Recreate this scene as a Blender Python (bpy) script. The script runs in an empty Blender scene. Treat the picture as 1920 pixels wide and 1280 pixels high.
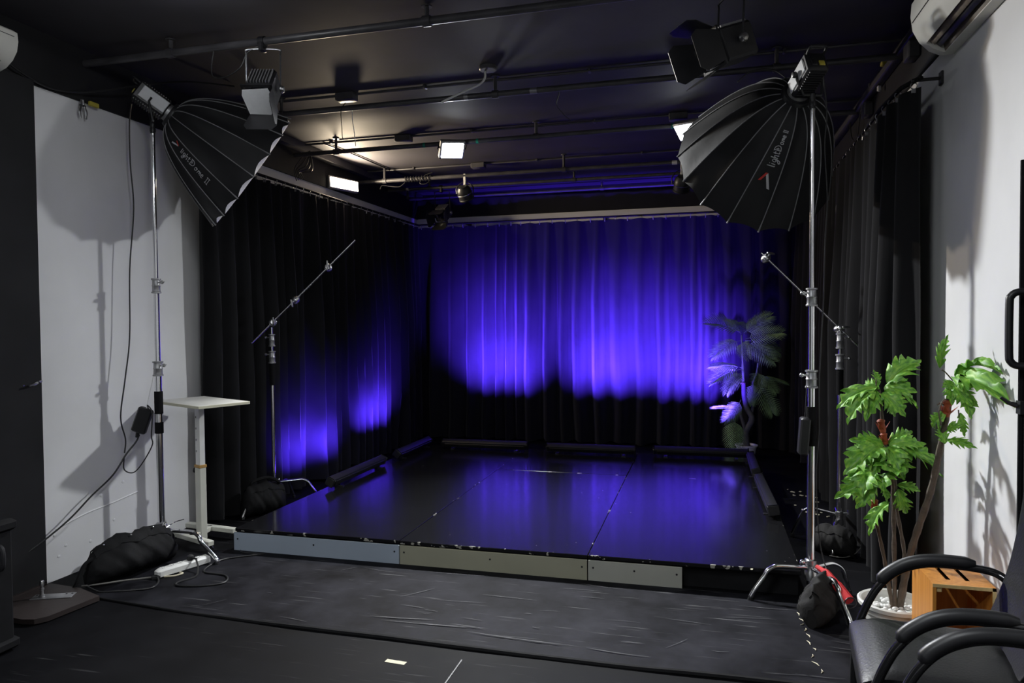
import bpy, math, random
from mathutils import Vector as V, Matrix
random.seed(7)
SC = bpy.context.scene
COL = SC.collection
PI = math.pi
R = math.radians

# ---------------------------------------------------------------- camera
cam_d = bpy.data.cameras.new('camera')
cam_d.sensor_fit = 'HORIZONTAL'; cam_d.sensor_width = 36.0
cam_d.lens = 1340.0 / 1920.0 * 36.0
cam_d.clip_start = 0.05
cam = bpy.data.objects.new('camera', cam_d); COL.objects.link(cam)
cam.matrix_world = Matrix(((0.965952, 0.000852, 0.258720, 0.0),
                           (0.258588, 0.028917, -0.965555, 0.0),
                           (-0.008304, 0.999581, 0.027712, 1.53),
                           (0, 0, 0, 1)))
SC.camera = cam

# ---------------------------------------------------------------- world and exposure
w = bpy.data.worlds.new('world'); SC.world = w; w.use_nodes = True
w.node_tree.nodes['Background'].inputs[0].default_value = (0.05, 0.055, 0.07, 1)
w.node_tree.nodes['Background'].inputs[1].default_value = 0.3
SC.view_settings.view_transform = 'Standard'
SC.view_settings.look = 'None'
SC.view_settings.exposure = 0.0
SC.view_settings.gamma = 1.0
SC.view_settings.use_curve_mapping = False
SC.cycles.max_bounces = 8

# light levels (watts) used by the lamp builders below
FLOOD_A = 95.0
FLOOD_C = 34.0
FLOOD_WARM = 42.0
ROOM_TUBE = 26.0
ROOM_GLOBE = 58.0
BAR_BACK = 205.0
BAR_LEFT = 125.0
BLUE = (0.085, 0.03, 1.0)

# ---------------------------------------------------------------- helpers
class MB:
    """collects geometry for ONE mesh object"""
    def __init__(self): self.v = []; self.f = []; self.mi = []
    def add(self, vs, fs, m=0):
        o = len(self.v); self.v += [tuple(p) for p in vs]
        self.f += [tuple(i + o for i in q) for q in fs]; self.mi += [m] * len(fs); return self
    def box(self, c, s, rot=None, m=0):
        x, y, z = s[0] / 2, s[1] / 2, s[2] / 2
        vs = [V(p) for p in ((-x,-y,-z),(x,-y,-z),(x,y,-z),(-x,y,-z),(-x,-y,z),(x,-y,z),(x,y,z),(-x,y,z))]
        if rot is not None: vs = [rot @ p for p in vs]
        c = V(c)
        return self.add([p + c for p in vs], [(0,3,2,1),(4,5,6,7),(0,1,5,4),(1,2,6,5),(2,3,7,6),(3,0,4,7)], m)
    def bbox(self, c, s, b=.005, rot=None, m=0):
        """box with chamfered edges"""
        x, y, z = s[0] / 2, s[1] / 2, s[2] / 2
        b = min(b, x * .9, y * .9, z * .9)
        ring = lambda X, Y, Z: [(-X + b, -Y, Z), (X - b, -Y, Z), (X, -Y + b, Z), (X, Y - b, Z), (X - b, Y, Z), (-X + b, Y, Z), (-X, Y - b, Z), (-X, -Y + b, Z)]
        rs = [ring(x - b, y - b, -z), ring(x, y, -z + b), ring(x, y, z - b), ring(x - b, y - b, z)]
        vs = [V(p) for r_ in rs for p in r_]
        if rot is not None: vs = [rot @ p for p in vs]
        c = V(c); fs = [tuple(range(7, -1, -1)), tuple(range(24, 32))]
        for k in range(3):
            for i in range(8):
                j = (i + 1) % 8; fs.append((k*8+i, k*8+j, k*8+8+j, k*8+8+i))
        return self.add([p + c for p in vs], fs, m)
    def tube(self, pts, r, n=8, cap=True, m=0, closed=False):
        pts = [V(p) for p in pts]; k = len(pts)
        rs = r if isinstance(r, (list, tuple)) else [r] * k
        vs = []; fs = []
        t0 = (pts[1] - pts[0]).normalized()
        ref = V((0, 0, 1)) if abs(t0.z) < .9 else V((1, 0, 0))
        a = t0.cross(ref).normalized()
        for i in range(k):
            if closed: t = pts[(i+1) % k] - pts[i-1]
            else: t = pts[min(i+1, k-1)] - pts[max(i-1, 0)]
            if t.length < 1e-9: t = t0.copy()
            t.normalize()
            a = a - t * a.dot(t)
            if a.length < 1e-6: a = t.orthogonal()
            a.normalize(); b = t.cross(a)
            for j in range(n):
                an = 2 * PI * j / n
                vs.append(pts[i] + (a * math.cos(an) + b * math.sin(an)) * rs[i])
        for i in range(k if closed else k - 1):
            i2 = (i + 1) % k
            for j in range(n):
                j2 = (j + 1) % n
                fs.append((i*n+j, i*n+j2, i2*n+j2, i2*n+j))
        if cap and not closed:
            fs.append(tuple(range(n-1, -1, -1))); fs.append(tuple((k-1)*n + j for j in range(n)))
        return self.add(vs, fs, m)
    def lathe(self, prof, n=24, mat=None, m=0):
        vs = []; fs = []; k = len(prof)
        for (r, z) in prof:
            for j in range(n):
                an = 2 * PI * j / n; vs.append(V((max(r, 1e-5) * math.cos(an), max(r, 1e-5) * math.sin(an), z)))
        for i in range(k - 1):
            for j in range(n):
                j2 = (j + 1) % n; fs.append((i*n+j, i*n+j2, (i+1)*n+j2, (i+1)*n+j))
        fs.append(tuple(range(n-1, -1, -1))); fs.append(tuple((k-1)*n + j for j in range(n)))
        if mat is not None: vs = [mat @ p for p in vs]
        return self.add(vs, fs, m)
    def prism(self, poly, h, mat=None, m=0):
        n = len(poly); vs = [V((x, y, 0)) for x, y in poly] + [V((x, y, h)) for x, y in poly]
        fs = [tuple(range(n-1, -1, -1)), tuple(range(n, 2*n))] + [(i, (i+1) % n, n + (i+1) % n, n + i) for i in range(n)]
        if mat is not None: vs = [mat @ p for p in vs]
        return self.add(vs, fs, m)
    def grid(self, fn, nu, nv, m=0, wrap=False):
        vs = [fn(i / nu, j / nv) for i in range(nu + 1) for j in range(nv + 1)]
        fs = [(i*(nv+1)+j, (i+1)*(nv+1)+j, (i+1)*(nv+1)+j+1, i*(nv+1)+j+1) for i in range(nu) for j in range(nv)]
        return self.add(vs, fs, m)
    def ball(self, c, r, n=10, k=6, m=0, mat=None):
        c = V(c); rx = r if isinstance(r, (list, tuple)) else (r, r, r)
        vs = []; fs = []
        for i in range(k + 1):
            th = PI * i / k
            for j in range(n):
                ph = 2 * PI * j / n
                p = V((rx[0]*math.sin(th)*math.cos(ph), rx[1]*math.sin(th)*math.sin(ph), rx[2]*math.cos(th)))
                if mat is not None: p = mat @ p
                vs.append(p + c)
        for i in range(k):
            for j in range(n):
                j2 = (j+1) % n; fs.append((i*n+j, (i+1)*n+j, (i+1)*n+j2, i*n+j2))
        return self.add(vs, fs, m)
    def mesh(self, name, mats, off=(0, 0, 0), ang=38):
        me = bpy.data.meshes.new(name)
        ox, oy, oz = off
        me.from_pydata([(x-ox, y-oy, z-oz) for x, y, z in self.v], [], self.f)
        for mm in (mats if isinstance(mats, (list, tuple)) else [mats]): me.materials.append(mm)
        me.polygons.foreach_set('material_index', self.mi)
        me.polygons.foreach_set('use_smooth', [True] * len(me.polygons))
        me.validate(); me.update()
        me.set_sharp_from_angle(angle=R(ang))
        return me
    def build(self, name, mats, parent=None, ang=38):
        off = V((0, 0, 0)); p = parent
        while p is not None: off += p.location; p = p.parent
        o = bpy.data.objects.new(name, self.mesh(name, mats, off, ang))
        COL.objects.link(o)
        if parent is not None: o.parent = parent
        return o

def tag(o, label=None, cat=None, group=None, kind=None):
    if label: o['label'] = label
    if cat: o['category'] = cat
    if group: o['group'] = group
    if kind: o['kind'] = kind
    return o
def thing(name, loc, label, cat, group=None):
    o = bpy.data.objects.new(name, None); COL.objects.link(o); o.location = loc
    o.empty_display_size = .1
    return tag(o, label, cat, group)
def piece(name, me, parent, mat=None):
    """an object that shares mesh data with its alike"""
    o = bpy.data.objects.new(name, me); COL.objects.link(o)
    if parent is not None: o.parent = parent
    if mat is not None: o.matrix_local = mat
    return o
def copy_tree(o, parent=None):
    c = o.copy(); COL.objects.link(c); c.parent = parent
    for ch in list(o.children): copy_tree(ch, c)
    return c
def spline(pts, k=6):
    """Catmull-Rom through points"""
    P = [V(p) for p in pts]; P = [P[0] * 2 - P[1]] + P + [P[-1] * 2 - P[-2]]; out = []
    for i in range(1, len(P) - 2):
        a, b, c, d = P[i-1:i+3]
        for q in range(k):
            t = q / k
            out.append(.5 * ((2*b) + (c - a)*t + (2*a - 5*b + 4*c - d)*t*t + (3*b - a - 3*c + d)*t**3))
    out.append(P[-2]); return out
def frame(x=None, y=None, z=None, o=(0, 0, 0)):
    """matrix whose z axis is z and whose x axis lies near x"""
    z = V(z).normalized(); x = V(x); x = (x - z * x.dot(z)).normalized(); y = z.cross(x)
    return Matrix(((x.x, y.x, z.x, o[0]), (x.y, y.y, z.y, o[1]), (x.z, y.z, z.z, o[2]), (0, 0, 0, 1)))
def rz(a): return Matrix.Rotation(a, 3, 'Z')
def n1(x, s=0.0):
    return math.sin(x*1.7+s)*.5 + math.sin(x*3.1+s*2.3+1.1)*.3 + math.sin(x*6.7+s*.7+.4)*.2

# ---------------------------------------------------------------- materials
def mat(name, col, rough=.5, metal=0.0, spec=.5, var=0.0, scale=8.0, bump=0.0, bscale=40.0, sheen=0.0, emit=None, estr=0.0, coat=0.0, trans=0.0, rvar=0.0):
    m = bpy.data.materials.new(name); m.use_nodes = True
    nt = m.node_tree; b = nt.nodes['Principled BSDF']
    b.inputs['Base Color'].default_value = (*col, 1); b.inputs['Roughness'].default_value = rough
    b.inputs['Metallic'].default_value = metal; b.inputs['Specular IOR Level'].default_value = spec
    b.inputs['Sheen Weight'].default_value = sheen; b.inputs['Coat Weight'].default_value = coat
    b.inputs['Subsurface Weight'].default_value = 0
    if trans: b.inputs['Transmission Weight'].default_value = trans
    if emit: b.inputs['Emission Color'].default_value = (*emit, 1); b.inputs['Emission Strength'].default_value = estr
    tc = nt.nodes.new('ShaderNodeTexCoord')
    if var or rvar:
        n = nt.nodes.new('ShaderNodeTexNoise'); n.inputs['Scale'].default_value = scale; n.inputs['Detail'].default_value = 5
        nt.links.new(tc.outputs['Object'], n.inputs['Vector'])
        if var:
            r = nt.nodes.new('ShaderNodeValToRGB')
            r.color_ramp.elements[0].position = .3; r.color_ramp.elements[1].position = .7
            r.color_ramp.elements[0].color = (*[max(0, c*(1-var)) for c in col], 1)
            r.color_ramp.elements[1].color = (*[min(1, c*(1+var)) for c in col], 1)
            nt.links.new(n.outputs['Fac'], r.inputs[0]); nt.links.new(r.outputs[0], b.inputs['Base Color'])
        if rvar:
            mr = nt.nodes.new('ShaderNodeMapRange'); mr.inputs[3].default_value = max(.02, rough-rvar); mr.inputs[4].default_value = min(1, rough+rvar)
            nt.links.new(n.outputs['Fac'], mr.inputs[0]); nt.links.new(mr.outputs[0], b.inputs['Roughness'])
    if bump:
        n2 = nt.nodes.new('ShaderNodeTexNoise'); n2.inputs['Scale'].default_value = bscale; n2.inputs['Detail'].default_value = 4
        bp = nt.nodes.new('ShaderNodeBump'); bp.inputs['Strength'].default_value = bump; bp.inputs['Distance'].default_value = .01
        nt.links.new(tc.outputs['Object'], n2.inputs['Vector']); nt.links.new(n2.outputs['Fac'], bp.inputs['Height'])
        nt.links.new(bp.outputs[0], b.inputs['Normal'])
    return m

M = {}
M['white_wall'] = mat('white_wall', (.74, .74, .75), .6, var=.05, scale=2.2, bump=.12, bscale=14)
M['black_paint'] = mat('black_paint', (.012, .012, .0135), .75, spec=.25, var=.25, scale=3, bump=.1, bscale=12)
M['ceiling_paint'] = mat('ceiling_paint', (.055, .052, .060), .7, spec=.25, var=.22, scale=1.5, bump=.06, bscale=9)
M['curtain'] = mat('curtain_cloth', (.0135, .0135, .0148), .95, spec=.05, sheen=.08, var=.1, scale=4, bump=.05, bscale=220)
M['chrome'] = mat('chrome', (.82, .82, .83), .14, metal=1, rvar=.05, scale=6)
M['steel'] = mat('brushed_steel', (.55, .55, .56), .3, metal=1, rvar=.08, scale=20)
M['cast_grey'] = mat('cast_grey_metal', (.36, .36, .37), .42, metal=.75, var=.1, scale=30)
M['black_metal'] = mat('black_metal', (.014, .014, .016), .42, spec=.5, var=.2, scale=10)
M['black_matte'] = mat('black_matte', (.009, .009, .010), .8, spec=.15, var=.2, scale=12)
M['black_plastic'] = mat('black_plastic', (.015, .015, .017), .38, var=.15, scale=15)
M['rubber'] = mat('black_rubber', (.012, .012, .013), .6, var=.2, scale=9)
M['cable'] = mat('black_cable', (.013, .013, .014), .5, var=.1)
M['grey_cable'] = mat('grey_cable', (.17, .165, .15), .5, var=.1)
M['white_cable'] = mat('white_cable', (.7, .7, .68), .5, var=.06)
M['foam'] = mat('black_foam', (.010, .010, .011), .95, spec=.1, bump=.4, bscale=200)
M['bag'] = mat('bag_nylon', (.008, .008, .0088), .75, spec=.2, var=.15, scale=9, bump=.2, bscale=60)
M['bag_grey'] = mat('bag_grey_nylon', (.019, .0185, .0185), .8, spec=.2, var=.15, scale=9, bump=.2, bscale=60)
M['red'] = mat('red_webbing', (.62, .03, .035), .6, var=.12, scale=30, bump=.2, bscale=160)
M['pipe'] = mat('pipe_black_paint', (.06, .058, .063), .42, var=.3, scale=7, rvar=.1)
M['softbox'] = mat('softbox_fabric', (.012, .012, .0135), .6, spec=.3, var=.15, scale=9, bump=.06, bscale=30)
M['piping'] = mat('grey_piping', (.2, .2, .21), .55, var=.1)
M['diffuser'] = mat('white_diffuser', (.85, .85, .88), .8, var=.03)
M['white_print'] = mat('white_print', (.42, .42, .44), .7, var=.05)
M['red_print'] = mat('red_print', (.45, .03, .025), .7, var=.05)
M['grey_body'] = mat('grey_lamp_body', (.62, .63, .65), .45, metal=0.0, var=.06, scale=20)
M['yellow'] = mat('yellow_tape', (.45, .38, .05), .6, var=.1, scale=30)
M['green'] = mat('green_tape', (.01, .3, .19), .6, var=.1, scale=30)
M['gel'] = mat('white_gel_sheet', (.88, .89, .9), .35, var=.05, scale=20)
M['ivory'] = mat('ivory_metal', (.6, .6, .53), .45, var=.05, scale=8)
M['tabletop'] = mat('white_laminate', (.78, .77, .72), .4, var=.04, scale=10)
M['edge_band'] = mat('ivory_edge_band', (.62, .6, .46), .5, var=.05)
M['orange_tape'] = mat('brown_tape', (.42, .24, .07), .6, var=.15, scale=20)
M['white_plastic'] = mat('white_plastic', (.74, .74, .72), .35, var=.04, scale=12)
M['ac_white'] = mat('aircon_plastic', (.66, .65, .60), .55, spec=.3, var=.03, scale=6)
M['ac_dirty'] = mat('aircon_dusty_inside', (.16, .13, .10), .7, var=.4, scale=14)
M['leather'] = mat('black_leather', (.012, .012, .0135), .42, spec=.4, var=.15, scale=18, bump=.12, bscale=120)
M['chair_tube'] = mat('black_gloss_tube', (.012, .012, .013), .16, spec=.6, coat=.4)
M['arm_pad'] = mat('arm_pad_rubber', (.016, .016, .018), .42, var=.1, scale=20)
M['pebble'] = mat('white_pebble', (.72, .72, .7), .6, var=.12, scale=30)
M['pot'] = mat('white_pot', (.74, .74, .7), .35, var=.04)
M['soil'] = mat('dark_soil', (.03, .022, .016), .9, var=.4, scale=40, bump=.5)
M['stem'] = mat('brown_stem', (.10, .075, .055), .7, var=.3, scale=25, bump=.4, bscale=60)
M['sheath'] = mat('orange_sheath', (.30, .055, .018), .6, var=.2, scale=30)
M['trunk'] = mat('palm_trunk', (.085, .085, .085), .7, var=.2, scale=25, bump=.3, bscale=50)
M['frond'] = mat('palm_frond', (.24, .38, .15), .5, var=.3, scale=14)
M['frond_stem'] = mat('palm_stalk', (.10, .17, .05), .5, var=.2, scale=14)
M['flood_lens'] = mat('flood_lens_cool', (.9, .95, 1), .3, emit=(.92, .97, 1), estr=30, var=.01)
M['flood_lens_warm'] = mat('flood_lens_warm', (1, .9, .75), .3, emit=(1, .84, .62), estr=16, var=.01)
M['tube_lens'] = mat('tube_lens', (.9, .95, 1), .3, emit=(.9, .95, 1), estr=8, var=.01)
M['bar_lens'] = mat('bar_lens_blue', (.1, .1, .4), .3, emit=BLUE, estr=6, var=.01)
M['bar_lens_off'] = mat('bar_lens_off', (.03, .03, .05), .12, var=.1)
M['glass_dark'] = mat('dark_lens', (.02, .02, .03), .06, spec=.8, coat=.5, var=.1)
M['fascia_blue'] = mat('fascia_blue_grey', (.36, .42, .50), .45, var=.04, scale=4)
M['fascia_beige'] = mat('fascia_beige', (.34, .335, .25), .45, var=.05, scale=4)
M['fascia_grey'] = mat('fascia_pale_grey', (.38, .385, .34), .45, var=.04, scale=4)
M['plate'] = mat('grey_plate', (.3, .3, .31), .4, metal=.6, var=.15, scale=20)
M['brown_board'] = mat('dark_brown_board', (.030, .022, .021), .55, var=.15, scale=6, bump=.1, bscale=20)
M['seam'] = mat('vinyl_weld', (.022, .022, .025), .5, var=.2, scale=20)
M['scuff'] = mat('pale_scuff', (.036, .036, .04), .7, var=.5, scale=30)
M['tape_cream'] = mat('cream_tape', (.62, .57, .42), .7, var=.1, scale=40)

def wood_mat():
    m = bpy.data.materials.new('orange_beech_veneer'); m.use_nodes = True; nt = m.node_tree; b = nt.nodes['Principled BSDF']
    tc = nt.nodes.new('ShaderNodeTexCoord'); mp = nt.nodes.new('ShaderNodeMapping'); mp.inputs['Scale'].default_value = (60, 60, 3)
    n = nt.nodes.new('ShaderNodeTexNoise'); n.inputs['Scale'].default_value = 1.0; n.inputs['Detail'].default_value = 6
    r = nt.nodes.new('ShaderNodeValToRGB'); r.color_ramp.elements[0].position = .3; r.color_ramp.elements[1].position = .75
    r.color_ramp.elements[0].color = (.50, .19, .03, 1); r.color_ramp.elements[1].color = (.68, .30, .062, 1)
    nt.links.new(tc.outputs['Object'], mp.inputs[0]); nt.links.new(mp.outputs[0], n.inputs['Vector']); nt.links.new(n.outputs['Fac'], r.inputs[0])
    nt.links.new(r.outputs[0], b.inputs['Base Color']); b.inputs['Roughness'].default_value = .42
    return m
M['wood'] = wood_mat()
M['wood_edge'] = mat('pale_cut_edge', (.62, .45, .2), .6, var=.1, scale=40)

def leaf_mat():
    m = bpy.data.materials.new('lobed_leaf'); m.use_nodes = True; nt = m.node_tree; b = nt.nodes['Principled BSDF']
    tc = nt.nodes.new('ShaderNodeTexCoord'); n = nt.nodes.new('ShaderNodeTexNoise'); n.inputs['Scale'].default_value = 7; n.inputs['Detail'].default_value = 4
    r = nt.nodes.new('ShaderNodeValToRGB'); e = r.color_ramp.elements
    e[0].position = .28; e[0].color = (.06, .20, .025, 1); e[1].position = .72; e[1].color = (.36, .60, .075, 1)
    x = e.new(.5); x.color = (.16, .41, .04, 1)
    # pale midrib and side veins drawn in the leaf's own plane (x across, y along)
    sx = nt.nodes.new('ShaderNodeSeparateXYZ'); ab = nt.nodes.new('ShaderNodeMath'); ab.operation = 'ABSOLUTE'
    lt = nt.nodes.new('ShaderNodeMath'); lt.operation = 'LESS_THAN'; lt.inputs[1].default_value = .009
    mx = nt.nodes.new('ShaderNodeMixRGB'); mx.inputs[2].default_value = (.30, .46, .10, 1)
    nt.links.new(tc.outputs['Object'], n.inputs['Vector']); nt.links.new(tc.outputs['Object'], sx.inputs[0]); nt.links.new(sx.outputs[0], ab.inputs[0]); nt.links.new(ab.outputs[0], lt.inputs[0])
    nt.links.new(n.outputs['Fac'], r.inputs[0]); nt.links.new(r.outputs[0], mx.inputs[1]); nt.links.new(lt.outputs[0], mx.inputs[0])
    nt.links.new(mx.outputs[0], b.inputs['Base Color']); b.inputs['Roughness'].default_value = .5
    b.inputs['Subsurface Weight'].default_value = 0.0
    return m
M['leaf'] = leaf_mat()

def floor_mat(name, dark, light, rough, scr=.5, seed=0):
    """scuffed black vinyl: cloudy wear plus long thin scratches"""
    m = bpy.data.materials.new(name); m.use_nodes = True; nt = m.node_tree; b = nt.nodes['Principled BSDF']; L = nt.links
    tc = nt.nodes.new('ShaderNodeTexCoord')
    n = nt.nodes.new('ShaderNodeTexNoise'); n.inputs['Scale'].default_value = 2.6; n.inputs['Detail'].default_value = 9; n.inputs['Roughness'].default_value = .62
    r = nt.nodes.new('ShaderNodeValToRGB'); r.color_ramp.elements[0].position = .36; r.color_ramp.elements[1].position = .72
    r.color_ramp.elements[0].color = (*dark, 1); r.color_ramp.elements[1].color = (*light, 1)
    L.new(tc.outputs['Object'], n.inputs['Vector']); L.new(n.outputs['Fac'], r.inputs[0])
    last = r.outputs[0]
    for k, (ang, sc, lo) in enumerate(((4, (2.2, 42, 1), .66), (-9, (1.6, 60, 1), .67), (76, (2.4, 46, 1), .69), (38, (2.2, 50, 1), .69))):
        mp = nt.nodes.new('ShaderNodeMapping'); mp.inputs['Rotation'].default_value = (0, 0, R(ang)); mp.inputs['Scale'].default_value = sc; mp.inputs['Location'].default_value = (seed + k*3.1, k*1.7, 0)
        s = nt.nodes.new('ShaderNodeTexNoise'); s.inputs['Scale'].default_value = 1; s.inputs['Detail'].default_value = 2
        rr = nt.nodes.new('ShaderNodeValToRGB'); rr.color_ramp.elements[0].position = lo; rr.color_ramp.elements[1].position = lo + .05
        rr.color_ramp.elements[0].color = (0, 0, 0, 1); rr.color_ramp.elements[1].color = (scr, scr, scr, 1)
        mx = nt.nodes.new('ShaderNodeMixRGB'); mx.inputs[2].default_value = (.22, .22, .22, 1)
        L.new(tc.outputs['Object'], mp.inputs[0]); L.new(mp.outputs[0], s.inputs['Vector']); L.new(s.outputs['Fac'], rr.inputs[0])
        mk = nt.nodes.new('ShaderNodeTexNoise'); mk.inputs['Scale'].default_value = 1.6 + .5*k; mk.inputs['Detail'].default_value = 3; mk.noise_dimensions = '4D'; mk.inputs['W'].default_value = k*7.3 + seed
        mc = nt.nodes.new('ShaderNodeMapRange'); mc.inputs[1].default_value = .46; mc.inputs[2].default_value = .62; ml = nt.nodes.new('ShaderNodeMath'); ml.operation = 'MULTIPLY'
        L.new(tc.outputs['Object'], mk.inputs['Vector']); L.new(mk.outputs['Fac'], mc.inputs[0]); L.new(mc.outputs[0], ml.inputs[0]); L.new(rr.outputs[0], ml.inputs[1])
        L.new(ml.outputs[0], mx.inputs[0]); L.new(last, mx.inputs[1]); last = mx.outputs[0]
    L.new(last, b.inputs['Base Color']); b.inputs['Specular IOR Level'].default_value = .06
    mr = nt.nodes.new('ShaderNodeMapRange'); mr.inputs[3].default_value = rough - .1; mr.inputs[4].default_value = rough + .15
    L.new(n.outputs['Fac'], mr.inputs[0]); L.new(mr.outputs[0], b.inputs['Roughness'])
    bp = nt.nodes.new('ShaderNodeBump'); bp.inputs['Strength'].default_value = .08; bp.inputs['Distance'].default_value = .01
    L.new(n.outputs['Fac'], bp.inputs['Height']); L.new(bp.outputs[0], b.inputs['Normal'])
    return m
M['floor'] = floor_mat('floor_vinyl', (.003, .003, .0038), (.0075, .0075, .009), .62, .12)
M['mat'] = floor_mat('stage_mat_vinyl', (.003, .003, .0042), (.024, .024, .030), .62, .35, 5)

def deck_mat():
    """polished black deck, chipped to pale wood along its board edges"""
    m = bpy.data.materials.new('black_gloss_deck'); m.use_nodes = True; nt = m.node_tree; b = nt.nodes['Principled BSDF']; L = nt.links
    tc = nt.nodes.new('ShaderNodeTexCoord'); sp = nt.nodes.new('ShaderNodeSeparateXYZ'); L.new(tc.outputs['Generated'], sp.inputs[0])
    def edge(o):
        a = nt.nodes.new('ShaderNodeMath'); a.operation = 'SUBTRACT'; a.inputs[1].default_value = .5; L.new(o, a.inputs[0])
        c = nt.nodes.new('ShaderNodeMath'); c.operation = 'ABSOLUTE'; L.new(a.outputs[0], c.inputs[0])
        d = nt.nodes.new('ShaderNodeMath'); d.operation = 'GREATER_THAN'; d.inputs[1].default_value = .4955; L.new(c.outputs[0], d.inputs[0]); return d.outputs[0]
    mx = nt.nodes.new('ShaderNodeMath'); mx.operation = 'MAXIMUM'; L.new(edge(sp.outputs[0]), mx.inputs[0]); L.new(edge(sp.outputs[1]), mx.inputs[1])
    n = nt.nodes.new('ShaderNodeTexNoise'); n.inputs['Scale'].default_value = 14; n.inputs['Detail'].default_value = 5; L.new(tc.outputs['Object'], n.inputs['Vector'])
    g = nt.nodes.new('ShaderNodeMath'); g.operation = 'GREATER_THAN'; g.inputs[1].default_value = .615; L.new(n.outputs['Fac'], g.inputs[0])
    ml = nt.nodes.new('ShaderNodeMath'); ml.operation = 'MULTIPLY'; L.new(mx.outputs[0], ml.inputs[0]); L.new(g.outputs[0], ml.inputs[1])
    n3 = nt.nodes.new('ShaderNodeTexNoise'); n3.inputs['Scale'].default_value = 45; n3.inputs['Detail'].default_value = 1; L.new(tc.outputs['Object'], n3.inputs['Vector'])
    g3 = nt.nodes.new('ShaderNodeMath'); g3.operation = 'GREATER_THAN'; g3.inputs[1].default_value = .815; L.new(n3.outputs['Fac'], g3.inputs[0])
    m3 = nt.nodes.new('ShaderNodeMath'); m3.operation = 'MAXIMUM'; L.new(ml.outputs[0], m3.inputs[0]); L.new(g3.outputs[0], m3.inputs[1])
    c = nt.nodes.new('ShaderNodeMixRGB'); c.inputs[1].default_value = (.008, .008, .009, 1); c.inputs[2].default_value = (.32, .31, .27, 1); L.new(m3.outputs[0], c.inputs[0])
    L.new(c.outputs[0], b.inputs['Base Color'])
    n2 = nt.nodes.new('ShaderNodeTexNoise'); n2.inputs['Scale'].default_value = 3; n2.inputs['Detail'].default_value = 6; L.new(tc.outputs['Object'], n2.inputs['Vector'])
    mr = nt.nodes.new('ShaderNodeMapRange'); mr.inputs[3].default_value = .08; mr.inputs[4].default_value = .2; L.new(n2.outputs['Fac'], mr.inputs[0]); L.new(mr.outputs[0], b.inputs['Roughness'])
    b.inputs['Specular IOR Level'].default_value = .42
    return m
M['deck'] = deck_mat()
# ================================================================ THE SETTING
XL, XR, YB, YF, ZC = -3.76, 1.20, 9.10, -2.6, 3.25
def struct(name, mb, m, ang=38): return tag(mb.build(name, m, None, ang), kind='structure')
struct('floor', MB().box(((XL+XR)/2, (YB+YF)/2, -.06), (XR-XL+.3, YB-YF+.3, .12)), M['floor'])
struct('ceiling', MB().box(((XL+XR)/2, (YB+YF)/2, ZC+.06), (XR-XL+.3, YB-YF+.3, .12)), M['ceiling_paint'])
wl = struct('wall_left', MB().box((XL-.06, (YB+YF)/2, ZC/2), (.12, YB-YF+.3, ZC)), M['white_wall'])
struct('wall_back', MB().box(((XL+XR)/2, YB+.06, ZC/2), (XR-XL, .12, ZC)), M['white_wall'])
struct('wall_front', MB().box(((XL+XR)/2, YF-.06, ZC/2), (XR-XL, .12, ZC)), M['white_wall'])
# right wall with a doorway near the camera
wr = MB(); wr.box((XR+.06, (YB+3.13)/2, ZC/2), (.12, YB-3.13, ZC)); wr.box((XR+.06, (YF+2.2)/2, ZC/2), (.12, 2.2-YF, ZC)); wr.box((XR+.06, (3.13+2.2)/2, (2.15+ZC)/2), (.12, .93, ZC-2.15))
struct('wall_right', wr, M['white_wall'])
# matt black bands above the white paint
struct('trim_1', MB().box((XL+.008, (YB+YF)/2, (2.925+ZC)/2), (.016, YB-YF, ZC-2.925)), M['black_paint'])
struct('trim_2', MB().box(((XL+XR)/2, YB-.008, (2.93+ZC)/2), (XR-XL-.04, .016, ZC-2.93)), M['black_paint'])
struct('trim_3', MB().box((XR-.008, (YB+YF)/2, (2.91+ZC)/2), (.016, YB-YF, ZC-2.91)), M['black_paint'])
struct('trim_4', MB().box((XL+.055, (YB+4.7)/2, 3.212), (.075, YB-4.72, .07)), M['pipe'])
struct('trim_5', MB().bbox((XR-.045, (YB+2.0)/2, 3.14), (.055, YB-2.05, .05), .006), M['pipe'])
rd = MB(); rd.tube(spline([(XL+.001, 3.42, .31), (XL+.001, 3.62, .345), (XL+.001, 3.82, .36), (XL+.001, 4.05, .385)], 5), .005, 5)
o = rd.build('plaster_ridge', M['white_wall'], wl)
rd = MB()
for k in range(9):
    rd.ball((XL, 3.36 + random.random()*.9, .1 + random.random()*.4), (.006, .012, .010), 6, 4)
rd.build('plaster_bumps', M['white_wall'], wl)
# door on the right
dr = MB(); dr.bbox((XR-.012, 2.655, 1.07), (.045, .90, 2.14), .004)
d1 = struct('door_1', dr, M['black_matte'])
sl = MB(); sl.tube([(XR-.038, 3.104, .03), (XR-.038, 3.104, 2.12)], .011, 6); sl.build('door_seal', M['foam'], d1)
hd = MB(); hx = XR-.035; hy = 3.05
hd.tube(spline([(hx, hy, 1.625), (hx-.035, hy+.006, 1.625), (hx-.056, hy+.008, 1.61), (hx-.062, hy+.008, 1.58), (hx-.062, hy+.008, 1.40), (hx-.056, hy+.008, 1.365), (hx-.035, hy+.006, 1.35), (hx, hy, 1.35)], 5), .0135, 10)
hd.build('door_handle', M['black_metal'], d1)
lk = MB(); lk.tube([(XR-.03, 3.11, 1.19), (XR-.075, 3.12, 1.205), (XR-.10, 3.122, 1.225)], [.012, .008, .006], 7); lk.box((XR-.035, 3.10, 1.19), (.03, .04, .05)); lk.build('latch', M['black_metal'], d1)
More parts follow.
